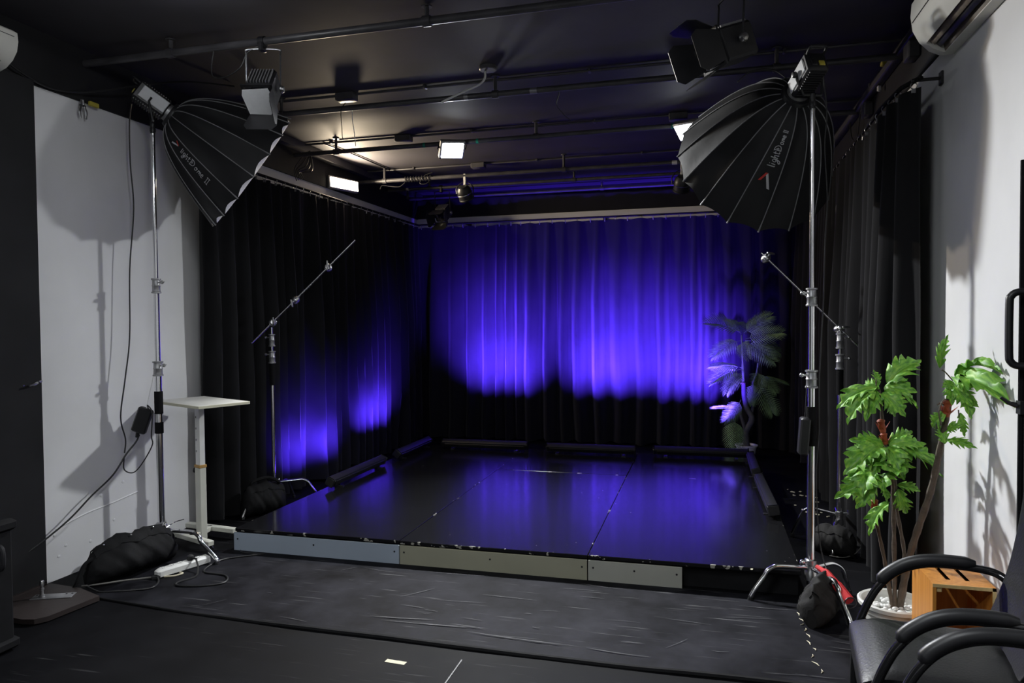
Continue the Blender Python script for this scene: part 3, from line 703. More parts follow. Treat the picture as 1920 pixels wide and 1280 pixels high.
MB().tube([V((-3.588, 3.92, .898)) + qb @ V((0, 0, -.087)), V((-3.588, 3.92, .898)) + qb @ V((0, 0, -.125))], [.014, .007], 8).build('plug', M['rubber'], bk)
MB().tube([V((-3.588, 3.92, .898)) + qb @ V((0, 0, .085)), (-3.535, 3.925, 1.06), (-3.508, 3.94, 1.20)], .0018, 5).build('hanging_cord', M['white_cable'], bk)
MB().tube(spline([V((-3.588, 3.92, .898)) + qb @ V((.015, 0, .085)), (-3.535, 3.91, 1.0), (-3.50, 3.91, .95), (-3.51, 3.91, .80), (-3.50, 3.905, .74), (-3.56, 3.89, .63), (-3.62, 3.87, .56), (-3.675, 3.85, .58), (-3.675, 3.85, .66)], 6), .004, 6).build('lead', M['cable'], bk)
cable('power_cable', [(.60, 4.02, 2.78), (.625, 4.07, 2.60), (.62, 4.10, 2.44), (.635, 4.11, 2.16), (.625, 4.11, 1.96), (.618, 4.11, 1.64), (.607, 4.11, 1.40), (.597, 4.10, 1.17), (.60, 4.12, .94), (.585, 4.11, .70), (.592, 4.11, .48), (.605, 4.10, .32), (.625, 4.06, .22), (.645, 3.955, .17), (.675, 3.85, .07), (.69, 3.78, .015), (.73, 3.72, .012)], .0035, 'cable', 'thin black cable running down the right light stand to the floor')
bk = thing('power_brick', (.53, 4.14, .78), 'black power brick strapped to the right light stand', 'power adapter')
MB().bbox((.524, 4.125, .90), (.05, .09, .20), .008, Matrix.Rotation(R(4), 3, 'Y')).build('case', M['black_plastic'], bk)
MB().tube([(.53, 4.13, 1.0), (.54, 4.14, 1.17)], .0025, 5).build('hanging_cord', M['cable'], bk)

# ================================================================ SANDBAGS
def bag(name, c, ang, L, W, H, label, mt, seed, pinch=.75, lean=0.0, extra=None, group=None):
    rnd = random.Random(seed); root = thing(name, c, label, 'sandbag'); q = rz(ang); c = V(c); sd = rnd.random()*40
    def fn(u, v):
        x = (u-.5)*L; e = max(0.0, 1 - abs(2*u-1)**3.2)**.5; th = v*2*PI
        s = math.sin(th); cs = math.cos(th); zz = (1+s)/2
        wy = W/2*cs*(1-pinch*zz**1.4)*(.25+.75*e)*(1 + .10*n1(u*7+th, sd)*(1-zz))
        z = H*(zz**.85)*(.55+.45*e)*(1 + .06*n1(u*9, sd)) + .004
        wy += .012*n1(u*13 + zz*5, sd+2)*(.3+zz)*W/.25
        return c + q @ V((x + lean*zz*H, wy, max(.003, z)))
    g = MB(); g.grid(fn, 44, 40)
    g.add([fn(0, j/24) for j in range(24)], [tuple(range(24))]); g.add([fn(1, j/24) for j in range(24)], [tuple(range(23, -1, -1))])
    g.build('body', M[mt], root, 70)
    f = MB()
    def flap(u, v):
        p = fn(.06+.88*u, .25 + .16*(v-.5)*2*.9); n_ = p - (c + q @ V(((.06+.88*u-.5)*L, 0, H*.35))); n_.normalize(); return p + n_*.006 + V((0, 0, .010*math.sin(PI*v)**.3))
    f.grid(flap, 20, 8); f.build('top_flap', M[mt], root, 60)
    if extra: extra(root, fn)
    return root
def bagL(root, fn):
    for u in (.15, .45, .72):
        p = fn(u, .28) + V((.012, -.012, .012)); MB().ball(p, .006, 8, 5).build('eyelet', M['steel'], root)
    MB().tube(spline([fn(.04, .35), fn(.04, .35) + V((-.01, -.06, -.03)), fn(.02, .7) + V((-.02, -.09, .02)), fn(.03, .75) + V((-.05, -.12, -.02))], 5), .010, 5).build('strap', M['bag'], root)
    a = fn(.9, .27) + V((0, 0, .012)); MB().tube(spline([a, a + V((.02, .04, .02)), a + V((.015, .08, .022)), a + V((.05, .11, .03))], 4), .0035, 6).build('snap_hook', M['chrome'], root)
bag('sandbag', (-3.425, 3.63, 0), R(78), .58, .27, .235, 'long black sandbag slumped along the left wall beside the chrome stand', 'bag', 4, .7, .05, bagL)
def bagC(root, fn):
    MB().tube(spline([fn(.2, .25), fn(.25, .25) + V((0, 0, .04)), fn(.6, .25) + V((0, 0, .05)), fn(.75, .25) + V((.05, 0, .01)), (-3.44, 5.14, .235)], 5), .012, 6).build('strap', M['bag'], root)
bag('sandbag', (-3.42, 4.99, 0), R(55), .34, .26, .24, 'black sandbag hanging on the legs of the left c-stand', 'bag', 9, .45, .05, bagC)
bag('sandbag', (.82, 5.0, 0), R(-30), .26, .20, .17, 'dark sandbag roll at the foot of the right c-stand', 'bag_grey', 14, .2, 0)
def bagR(root, fn):
    a = V((.60, 4.10, .20))
    MB().tube(spline([(.59, 4.10, .20), (.618, 4.03, .198), (.655, 3.95, .170), (.705, 3.855, .120)], 6), [.012]*6 + [.020]*7 + [.025]*6, 8).build('red_strap', M['red'], root)['label'] = 'red webbing strap'
    MB().tube([V((.708, 3.845, .112)) + V((.028*math.cos(k*PI/6), .008*math.cos(k*PI/6), .028*math.sin(k*PI/6))) for k in range(12)], .003, 6, closed=True).build('ring', M['black_metal'], root)
    MB().tube([(.655-.02, 3.92, .178), (.67+.012, 3.93, .172)], .005, 6).build('buckle', M['plate'], root)
bag('sandbag', (.575, 3.905, 0), R(70), .36, .23, .20, 'black sandbag with a red strap at the foot of the right light stand', 'bag_grey', 21, .8, 0, bagR)
# ================================================================ SIDE TABLE
tb = thing('side_table', (-3.40, 4.25, 0), 'white adjustable side table on an ivory column behind the left stand', 'table')
ang = R(-23.5); q = rz(ang); tc_ = V((-3.325, 4.17, .995))
top = MB(); top.bbox(tc_, (.60, .36, .022), .006, q); top = top.build('table_top', M['tabletop'], tb)
e_ = MB()
for sx, sy, lx, ly in ((0, -.181, .60, .004), (0, .181, .60, .004), (-.301, 0, .004, .36), (.301, 0, .004, .36)): e_.bbox(tc_ + q @ V((sx, sy, 0)), (lx, ly, .018), .001, q)
e_.build('edge_band', M['edge_band'], top)
cx, cy = -3.418, 4.262
MB().bbox((cx, cy, .28), (.068, .05, .52), .005, q).build('lower_column', M['ivory'], tb)
u_ = MB(); u_.bbox((cx, cy, .755), (.058, .042, .46), .004, q); u_ = u_.build('upper_column', M['white_plastic'], tb)
for z in (.64, .72, .80, .88, .95): MB().bbox(V((cx, cy, z)) + q @ V((-.012, -.0215, 0)), (.006, .003, .014), .001, q).build('slot', M['black_matte'], u_)
MB().bbox((cx, cy, .535), (.074, .056, .022), .003, q).build('tape_band', M['orange_tape'], tb)
kn = MB(); kn.tube([V((cx, cy, .50)) + q @ V((-.03, 0, 0)), V((cx, cy, .50)) + q @ V((-.06, -.01, 0))], [.008, .02], 10); kn.build('height_knob', M['black_plastic'], tb)
A0, A1 = V((-3.66, 4.41, .062)), V((-3.22, 4.36, .062)); B0, B1 = V((-3.64, 4.22, .062)), V((-3.185, 4.06, .062))
for a, b_ in ((A0, A1), (B0, B1), (A0.lerp(A1, .5), B0.lerp(B1, .5))):
    d = b_ - a; g = MB(); g.bbox(a.lerp(b_, .5), (d.length, .045, .035), .004, rz(math.atan2(d.y, d.x))); g.build('base_bar', M['ivory'], tb)
for p in (A0, A1, B0, B1):
    p = p.lerp((A0+A1+B0+B1)/4, .08); g = MB(); g.lathe([(.004, -.010), (.021, -.009), (.021, .009), (.004, .010)], 14, frame(x=(0, 0, 1), z=(.3, -1, 0), o=(p.x, p.y, .0215))); g.box((p.x, p.y, .037), (.02, .02, .02)); g.build('caster', M['black_plastic'], tb)

# ================================================================ POWER STRIP AND FLOOR CABLES
ps = thing('power_strip', (-3.12, 3.715, 0), 'white multi socket power strip lying on the floor by the long sandbag', 'power strip')
a = math.atan2(.30, .105); q = rz(a); c = V((-3.12, 3.715, .031))
s_ = MB(); s_.bbox(c, (.345, .062, .054), .012, q); s_.build('housing', M['white_plastic'], ps)
for k in range(5):
    p = c + q @ V((-.13 + k*.058, 0, .0275)); g = MB(); g.lathe([(.0, 0), (.020, 0), (.020, .0012), (.017, .0016)], 16, Matrix.Translation(p))
    g = g.build('socket', M['white_plastic'], ps)
    h = MB()
    for dx, dy in ((0, .008), (-.007, -.006), (.007, -.006)): h.box(p + q @ V((dy, dx, .002)), (.006, .003, .0015), q)
    h.build('slots', M['black_matte'], g)
MB().bbox(c + q @ V((.145, 0, .028)), (.022, .018, .006), .002, q).build('switch', M['ivory'], ps)
p = c + q @ V((.045, -.006, .028)); g = MB(); g.lathe([(.019, 0), (.022, .006), (.020, .026), (.010, .032)], 14, Matrix.Translation(p)); g.tube([p + V((0, 0, .016)), p + V((.055, -.01, .012))], [.010, .005], 8); g.build('plug', M['rubber'], ps)
ZF = .013
cable('floor_cable', [p + V((.05, -.01, .012)), (-3.00, 3.70, .035), (-2.955, 3.62, ZF), (-2.99, 3.52, ZF), (-2.95, 3.47, ZF), (-2.80, 3.505, ZF), (-2.72, 3.58, ZF), (-2.79, 3.68, ZF), (-2.95, 3.70, ZF), (-3.0, 3.80, ZF), (-2.99, 3.93, ZF), (-2.88, 4.03, ZF), (-2.80, 4.08, ZF)], .0055, 'cable', 'black cable looping on the floor in front of the power strip')
cable('floor_cable', [(-3.175, 3.545, .02), (-3.235, 3.525, ZF), (-3.33, 3.46, ZF), (-3.42, 3.38, ZF), (-3.50, 3.33, .012)], .005, 'grey_cable', 'pale grey mains cable trailing left from the power strip')
cable('floor_cable', [(-3.16, 3.545, .02), (-3.10, 3.48, ZF), (-3.08, 3.40, ZF), (-3.16, 3.345, ZF), (-3.24, 3.31, ZF), (-3.32, 3.28, ZF), (-3.40, 3.27, .04)], .005, 'cable', 'black cable curving from the power strip to the brown board')
cable('floor_cable', [(-3.14, 3.575, ZF), (-3.09, 3.60, ZF), (-3.07, 3.65, ZF), (-3.10, 3.66, ZF)], .005, 'tape_cream', 'short loop of cream cable peeking under the power strip')
g = MB(); g.bbox((-3.172, 3.545, .016), (.05, .03, .026), .006, rz(.6)); g = g.build('plug', M['rubber']); tag(g, 'black cable plug pushed into the near end of the power strip', 'plug')
cable('floor_cable', [(-2.80, 4.09, .010), (-2.98, 4.10, .009), (-3.02, 4.20, .008), (-2.98, 4.36, .008)], .004, 'cable', 'thin black cable under the left end of the stage front')

# ================================================================ BROWN BASE BOARD, LOUDSPEAKER
bb = thing('base_board', (-3.42, 3.05, 0), 'dark brown wooden base board with a metal plate and spigot by the left wall', 'base board')
P_ = [(-3.67, 2.86), (-3.36, 2.835), (-3.30, 2.85), (-3.265, 2.90), (-3.232, 3.19), (-3.44, 3.262), (-3.67, 3.28)]
MB().prism(P_, .026, Matrix.Translation((0, 0, .006))).build('board', M['brown_board'], bb)
pm = MB(); pm.bbox((-3.475, 3.12, .034), (.21, .075, .004), .001, rz(.42)); pm = pm.build('plate', M['plate'], bb)
for dx in (-.09, .06, .09): MB().ball(V((-3.475, 3.12, .037)) + rz(.42) @ V((dx, .02, 0)), (.006, .006, .003), 8, 4).build('screw', M['black_metal'], pm)
MB().lathe([(.016, 0), (.016, .01), (.009, .014), (.009, .035), (.012, .038), (.012, .048), (.008, .05), (.008, .062), (.012, .064), (.012, .088), (.009, .092)], 14, Matrix.Translation((-3.525, 3.095, .035))).build('spigot', M['steel'], bb)
sp = thing('loudspeaker', (-3.42, 2.45, 0), 'black two driver loudspeaker cabinet at the left edge of the picture', 'loudspeaker')
MB().bbox((-3.42, 2.46, .315), (.54, .34, .60), .02).build('cabinet', M['black_matte'], sp)
for z, r_ in ((.43, .13), (.17, .11)):
    g = MB(); F = frame(x=(1, 0, 0), z=(0, -1, 0), o=(-3.42, 2.292, z)); g.lathe([(r_*1.12, -.004), (r_*1.12, .008), (r_, .012), (r_*.94, .004), (r_*.8, .010), (r_*.4, -.008), (r_*.3, -.001), (.004, .004)], 28, F); g.build('driver', M['rubber'], sp)
for x in (-3.67, -3.17):
    for z in (.035, .595): MB().bbox((x, 2.46, z), (.07, .36, .05), .012).build('corner_protector', M['black_matte'], sp)
g = MB(); g.tube(spline([(-3.148, 2.54, .40), (-3.115, 2.54, .42), (-3.115, 2.54, .50), (-3.148, 2.54, .52)], 4), .010, 7); g.build('handle', M['black_metal'], sp)
for x in (-3.63, -3.21):
    for y in (2.33, 2.60): MB().lathe([(.018, 0), (.02, .02)], 10, Matrix.Translation((x, y, 0))).build('rubber_foot', M['rubber'], sp)

# ================================================================ POTTED PALM
FRONDS = [(0.428, 8.3, 1.381, 0.701, 8.25, 1.566, 0.42), (0.447, 8.3, 1.315, 0.808, 8.2, 1.388, 0.36), (0.402, 8.3, 1.382, 0.04, 8.25, 1.492, 0.4), (0.402, 8.3, 1.368, 0.267, 8.5, 1.537, 0.36), (0.402, 8.3, 1.301, 0.104, 8.2, 1.13, 0.36), (0.415, 8.3, 1.288, 0.472, 8.08, 1.118, 0.4), (0.447, 8.3, 1.301, 0.804, 8.35, 1.18, 0.42), (0.44, 8.3, 1.274, 0.733, 8.18, 1.082, 0.42), (0.402, 8.3, 0.979, 0.091, 8.18, 0.837, 0.36), (0.421, 8.3, 0.993, 0.086, 8.3, 1.017, 0.25), (0.415, 8.3, 0.952, 0.248, 8.1, 0.741, 0.36), (0.576, 8.3, 0.961, 0.558, 8.15, 0.754, 0.5), (0.618, 8.3, 0.915, 0.881, 8.3, 0.832, 0.12), (0.593, 8.3, 0.914, 0.769, 8.3, 0.73, 0.4), (0.58, 8.3, 0.834, 0.741, 8.4, 0.491, 0.36), (0.53, 8.3, 0.847, 0.517, 8.3, 0.592, 0.4), (0.402, 8.3, 0.643, 0.232, 8.2, 0.409, 0.4), (0.377, 8.3, 0.562, 0.106, 8.35, 0.536, 0.1), (0.326, 8.3, 0.425, 0.328, 8.05, 0.138, 0.42), (0.415, 8.3, 1.355, 0.388, 8.55, 1.501, 0.4), (0.44, 8.3, 1.368, 0.584, 8.55, 1.459, 0.4), (0.428, 8.3, 1.14, 0.68, 8.45, 1.256, 0.3)]
pm = thing('potted_palm', (.46, 8.30, 0), 'potted artificial palm with drooping feathery fronds behind the stage', 'potted palm')
pt_ = MB(); pt_.lathe([(.086, .0), (.088, .01), (.112, .128), (.122, .13), (.122, .145), (.112, .145), (.108, .125), (.004, .123)], 28, Matrix.Translation((.46, 8.30, 0))); pt_.build('pot', M['pot'], pm)
MB().lathe([(.004, .122), (.105, .124), (.004, .132)], 18, Matrix.Translation((.46, 8.30, 0))).build('soil', M['soil'], pm)
def ringed(pts, r0, r1):
    pts = spline(pts, 14); n = len(pts); g = MB(); g.tube(pts, [(r0 + (r1-r0)*i/n)*(1 + .09*(i % 2)) for i in range(n)], 12); return g
ringed([(.467, 8.30, .10), (.454, 8.3, .28), (.517, 8.29, .431), (.466, 8.3, .55), (.434, 8.3, .684), (.428, 8.3, .835)], .036, .021).build('trunk', M['trunk'], pm)
ringed([(.45, 8.3, .30), (.403, 8.28, .468), (.396, 8.28, .545)], .020, .014).build('trunk', M['trunk'], pm)
ringed([(.50, 8.31, .417), (.53, 8.33, .565), (.517, 8.33, .64), (.53, 8.31, .85)], .018, .011).build('trunk', M['trunk'], pm)
MB().tube(spline([(.428, 8.3, .825), (.421, 8.3, 1.006), (.408, 8.3, 1.36)], 6), [.015]*7 + [.010]*6, 9).build('stalk', M['frond_stem'], pm)
MB().tube(spline([(.53, 8.31, .84), (.568, 8.3, .954), (.58, 8.29, 1.05)], 5), .009, 8).build('stalk', M['frond_stem'], pm)
MB().lathe([(.024, 0), (.03, .015), (.02, .03), (.012, .035)], 10, Matrix.Translation((.425, 8.30, .815))).build('leaf_sheath', M['stem'], pm)
def frond_mesh(seed, cup):
    rnd = random.Random(seed); g = MB(); H = lambda t: .16*math.sin(PI*t*.9) - .10*t*t
    g.tube([V((0, t, H(t))) for t in [k/10 for k in range(11)]], [.011 - .0085*k/10 for k in range(11)], 5, m=1)
    NL = 17
    for k in range(NL):
        t = .16 + .82*k/(NL-1); ln = .5*math.sin(PI*(.12+.80*t))**.75*(1 + rnd.uniform(-.08, .08))
        for s in (-1, 1):
            fw = .35 + .85*t; dx = s*math.cos(fw*.9); dy = math.sin(fw*.9); b0 = V((0, t, H(t))); d = V((dx, dy, -.25+cup)).normalized()
            w_ = .0145; wv = V((-d.y, d.x, 0)).normalized()*w_
            mid = b0 + d*ln*.5 + V((0, 0, .02)); tip = b0 + d*ln + V((0, 0, -.06*(1-cup)))
            nz = V((0, 0, .004))
            g.add([b0-wv*.5, b0+wv*.5, mid+wv, mid-wv, tip], [(0, 1, 2, 3), (3, 2, 4)])
    return g.mesh('frond', [M['frond'], M['frond_stem']], ang=60)
FM = [frond_mesh(k, .25*k) for k in range(3)]
CAMP = V((0, 0, 1.53))
def place_long(me, name, parent, B, T, w_, face, roll=0.0):
    """unit blade (x across, y along) laid from B to T, its face turned to 'face'"""
    B, T = V(B), V(T); d = T - B; L = d.length; y = d/L; n_ = V(face) - y*V(face).dot(y); n_.normalize()
    if roll: n_ = Matrix.Rotation(roll, 3, y) @ n_
    x = y.cross(n_); sx = L*w_
    m = Matrix(((x.x*sx, y.x*L, n_.x*L, 0), (x.y*sx, y.y*L, n_.y*L, 0), (x.z*sx, y.z*L, n_.z*L, 0), (0, 0, 0, 1)))
    m.translation = B - parent.location
    return piece(name, me, parent, m)
rnd = random.Random(5)
for i, f in enumerate(FRONDS):
    dn = f[5] < f[2] - .05
    place_long(FM[i % 3], 'frond', pm, f[:3], f[3:6], f[6]/.46, V((-.05, -.85, .45)) if not dn else V((-.05, -1, .25)), rnd.uniform(-.45, .45))

# ================================================================ LEAFY PLANT IN A WHITE POT
LEAVES = [(0.84, 3.734, 1.225, 1.0, 3.75, 1.359, 0.36), (0.811, 3.753, 1.2, 0.598, 3.73, 1.11, 0.25), (0.798, 3.742, 1.188, 0.632, 3.65, 1.043, 0.27), (0.796, 3.756, 1.187, 0.727, 3.63, 1.061, 0.3), (0.801, 3.758, 1.199, 0.804, 3.8, 1.295, 0.25), (0.821, 3.724, 1.178, 0.906, 3.63, 1.08, 0.33), (0.826, 3.721, 1.185, 1.013, 3.77, 1.118, 0.27), (0.837, 3.77, 1.198, 0.957, 3.67, 1.198, 0.36), (0.819, 3.736, 1.171, 0.884, 3.7, 1.064, 0.33), (0.813, 3.734, 1.195, 0.742, 3.85, 1.202, 0.34), (0.815, 3.78, 1.185, 0.688, 3.77, 1.135, 0.36), (0.834, 3.748, 0.924, 0.673, 3.73, 0.952, 0.33), (0.833, 3.77, 0.915, 0.628, 3.67, 0.799, 0.3), (0.845, 3.749, 0.913, 0.866, 3.59, 0.844, 0.38), (0.852, 3.758, 0.929, 0.979, 3.78, 1.002, 0.3), (0.851, 3.729, 0.928, 1.008, 3.7, 0.945, 0.33), (0.869, 3.758, 0.906, 1.128, 3.75, 0.8, 0.2), (0.866, 3.772, 0.91, 1.036, 3.65, 0.897, 0.3), (0.845, 3.751, 0.9, 0.908, 3.63, 0.791, 0.36), (0.832, 3.764, 0.91, 0.71, 3.59, 0.9, 0.36), (0.826, 3.76, 0.904, 0.681, 3.85, 0.845, 0.3), (0.828, 3.724, 0.893, 0.759, 3.65, 0.791, 0.34), (0.859, 3.765, 0.892, 0.973, 3.83, 0.837, 0.34), (0.8, 3.755, 0.754, 0.597, 3.7, 0.672, 0.25), (0.789, 3.738, 0.749, 0.692, 3.65, 0.631, 0.3), (0.854, 3.722, 0.656, 0.73, 3.65, 0.513, 0.22), (0.834, 3.772, 0.778, 0.799, 3.61, 0.749, 0.45), (0.898, 3.748, 0.719, 0.937, 3.75, 0.582, 0.3), (0.894, 3.763, 0.732, 0.998, 3.73, 0.72, 0.28), (0.804, 3.773, 0.785, 0.647, 3.77, 0.744, 0.36), (0.84, 3.763, 0.806, 0.854, 3.57, 0.845, 0.5), (0.796, 3.775, 0.801, 0.707, 3.63, 0.711, 0.36), (0.866, 3.744, 0.811, 0.903, 3.65, 0.791, 0.4), (0.818, 3.768, 0.727, 0.849, 3.7, 0.661, 0.25), (1.028, 3.597, 1.305, 1.049, 3.58, 1.469, 0.17), (1.097, 3.626, 1.261, 1.175, 3.32, 1.357, 0.13), (1.096, 3.623, 1.25, 1.166, 3.2, 1.226, 0.15), (1.087, 3.576, 1.248, 1.146, 3.45, 1.241, 0.33), (1.078, 3.578, 1.242, 1.023, 3.55, 1.224, 0.45), (1.079, 3.583, 1.23, 1.13, 3.5, 1.146, 0.36), (1.098, 3.628, 1.215, 1.137, 3.5, 1.095, 0.25), (1.109, 3.596, 1.106, 1.115, 3.55, 0.999, 0.2), (1.064, 3.608, 0.979, 1.148, 3.5, 0.97, 0.2), (1.052, 3.588, 1.1, 0.994, 3.65, 1.028, 0.42), (1.061, 3.6, 1.026, 1.097, 3.54, 1.063, 0.36), (1.049, 3.593, 0.964, 1.037, 3.63, 1.049, 0.33), (1.081, 3.591, 1.247, 1.14, 3.5, 1.32, 0.36), (1.076, 3.605, 1.228, 1.056, 3.52, 1.153, 0.33)]
pl_ = thing('potted_plant', (.885, 3.765, 0), 'tall potted plant with big lobed bright green leaves by the right wall', 'potted plant')
PC = Matrix.Translation((.885, 3.765, 0))
MB().lathe([(.105, 0), (.108, .01), (.138, .15), (.158, .152), (.160, .17), (.152, .176), (.142, .172), (.138, .12), (.004, .118)], 32, PC).build('pot', M['pot'], pl_)
pbs = []
for k in range(3):
    r2 = random.Random(k); g = MB(); g.ball((0, 0, 0), (.015*r2.uniform(.8, 1.2), .012*r2.uniform(.8, 1.2), .010), 7, 5); pbs.append(g.mesh('pebble', M['pebble']))
for k in range(85):
    rr = .126*math.sqrt(rnd.random()); an = rnd.random()*2*PI
    piece('pebble', pbs[k % 3], pl_, Matrix.Translation((rr*math.cos(an), rr*math.sin(an), .122 + .03*(1-rr/.14)*rnd.random() + .012*rnd.random())) @ Matrix.Rotation(rnd.random()*6, 4, 'Z') @ Matrix.Rotation(rnd.uniform(-.4, .4), 4, 'X') @ Matrix.Scale(rnd.uniform(.7, 1.25), 4))
STEMS = [([(.882, 3.76, .11), (.845, 3.755, .35), (.80, 3.75, .58), (.791, 3.75, .75)], .010, .007),
         ([(.889, 3.76, .11), (.884, 3.76, .45), (.875, 3.76, .756), (.838, 3.75, .95), (.813, 3.75, 1.19)], .011, .007),
         ([(.905, 3.775, .11), (.932, 3.77, .37), (.90, 3.77, .60), (.885, 3.77, .80)], .010, .007),
         ([(.905, 3.765, .10), (.932, 3.74, .33), (.965, 3.72, .50), (1.017, 3.68, .73), (1.045, 3.63, .963), (1.061, 3.6, 1.125), (1.07, 3.6, 1.20)], .018, .012)]
for pts, r0, r1 in STEMS:
    s_ = spline(pts, 8); n = len(s_); g = MB(); g.tube(s_, [r0 + (r1-r0)*i/n + .0015*math.sin(i*1.9) for i in range(n)], 9); g.build('stem', M['stem'], pl_)
def sheath(p, d, s):
    g = MB(); F = frame(x=(1, 0, 0), z=d, o=p)
    g.lathe([(.016*s, -.03*s), (.019*s, -.01*s), (.017*s, .02*s), (.024*s, .04*s), (.014*s, .05*s)], 9, F)
    for k in range(3):
        a = k*2.1; b0 = F @ V((.016*s*math.cos(a), .016*s*math.sin(a), -.01*s)); t0 = F @ V((.05*s*math.cos(a), .05*s*math.sin(a), .03*s)); w_ = F.to_3x3() @ V((-math.sin(a), math.cos(a), 0))*.014*s
        g.add([b0-w_, b0+w_, t0], [(0, 1, 2), (2, 1, 0)])
    g.build('leaf_sheath', M['sheath'], pl_)
sheath((.797, 3.748, .625), (-.1, 0, 1), .75); sheath((.826, 3.748, 1.01), (-.2, 0, 1), .8); sheath((.838, 3.748, .95), (-.2, 0, 1), .7); sheath((1.058, 3.603, 1.115), (.1, -.1, 1), .95)
def leaf_mesh(seed):
    """lobed leaf of unit length: half width dips between the lobes, blade folded along the midrib, margin wavy"""
    rnd = random.Random(seed); g = MB(); NU, NV = 34, 8; k_ = 4.6; ph = rnd.random()
    def hw(t, s):
        env = math.sin(PI*min(1, t**.72))**.8 if t < 1 else 0
        saw = ((t*k_ + ph + (.12 if s > 0 else 0)) % 1.0); lobe = .36 + .64*(saw**.75 if saw < .82 else max(0, (1-saw)/.18))
        return env*lobe + .012
    def fn(u, v):
        x = (v - .5)*2; s = 1 if x >= 0 else -1; w_ = hw(u, s)*abs(x)*.92
        sweep = .20*abs(x)**1.3*math.sin(PI*min(1, u+.15))      # lobes reach forward
        z = .10*math.sin(PI*u) - .16*u*u + .26*w_ - .30*w_*w_*abs(x) + .030*math.sin(u*26+seed)*abs(x)**1.5
        return V((s*w_, min(1.02, u*.92 + sweep*w_*1.3), z))
    g.grid(fn, NU, NV); return g.mesh('leaf', M['leaf'], ang=70)
LM = [leaf_mesh(k) for k in range(4)]
for i, f in enumerate(LEAVES):
    place_long(LM[i % 4], 'leaf', pl_, f[:3], f[3:6], f[6]*1.25, V((-.10, -.70, .62)), rnd.uniform(-.5, .5))
for a, b_ in (((1.08, 3.60, 1.25), (1.03, 3.59, 1.30)), ((1.085, 3.60, 1.19), (1.10, 3.58, 1.25)), ((1.06, 3.6, 1.13), (1.015, 3.59, 1.14)), ((1.10, 3.59, 1.12), (1.115, 3.57, 1.02)), ((.81, 3.75, 1.16), (.80, 3.75, 1.24))):
    MB().tube(spline([a, V(a).lerp(V(b_), .5) + V((-.006, 0, .012)), b_], 4), .003, 5).build('petiole', M['stem'], pl_)
MB().tube(spline([(1.07, 3.59, 1.17), (1.035, 3.58, 1.16), (1.02, 3.58, 1.11), (1.03, 3.585, 1.05)], 5), .003, 5).build('petiole', M['stem'], pl_)

# ================================================================ WOODEN BOX
bx0, bx1, by0, by1, bh, th = .918, 1.150, 3.285, 3.585, .43, .014
wb = thing('wooden_box', (1.03, 3.43, 0), 'orange wood box stool with two slots in its top and an open front', 'wooden box')
MB().box((bx0+th/2, (by0+by1)/2, bh/2), (th, by1-by0, bh)).build('side_panel', M['wood'], wb)
MB().box((bx1-th/2, (by0+by1)/2, bh/2), (th, by1-by0, bh)).build('side_panel', M['wood'], wb)
MB().box(((bx0+bx1)/2, by1-th/2, bh/2), (bx1-bx0-2*th, th, bh)).build('back_panel', M['wood'], wb)
MB().box(((bx0+bx1)/2, (by0+by1)/2-th/2, th/2), (bx1-bx0-2*th, by1-by0-th, th)).build('bottom_panel', M['wood'], wb)
t_ = MB(); zt = bh-th/2; xs = [bx0+th, .985, 1.003, 1.058, 1.076, bx1-th]; ya, yb_ = by0+.065, by1-.06
for i in range(0, 5, 2): t_.box(((xs[i]+xs[i+1])/2, (by0+by1-th)/2, zt), (xs[i+1]-xs[i], by1-by0-th, th))
for i in (1, 3):
    t_.box(((xs[i]+xs[i+1])/2, (by0+ya)/2, zt), (xs[i+1]-xs[i], ya-by0, th)); t_.box(((xs[i]+xs[i+1])/2, (yb_+by1-th)/2, zt), (xs[i+1]-xs[i], by1-th-yb_, th))
t_.build('top_panel', M['wood'], wb)
e_ = MB()
for i in (1, 3): e_.box((xs[i+1]+.0008, (ya+yb_)/2, zt), (.0016, yb_-ya, th*.98))
e_.box(((bx0+bx1)/2, by0-.0008, bh-th/2), (bx1-bx0, .0016, th)); e_.box((bx1-th/2, by0-.0008, bh/2), (th, .0016, bh)); e_.build('cut_edge', M['wood_edge'], wb)
MB().bbox((bx0+th+.012, by0+.02, bh-th-.012), (.022, .03, .022), .003).build('corner_block', M['wood_edge'], wb)

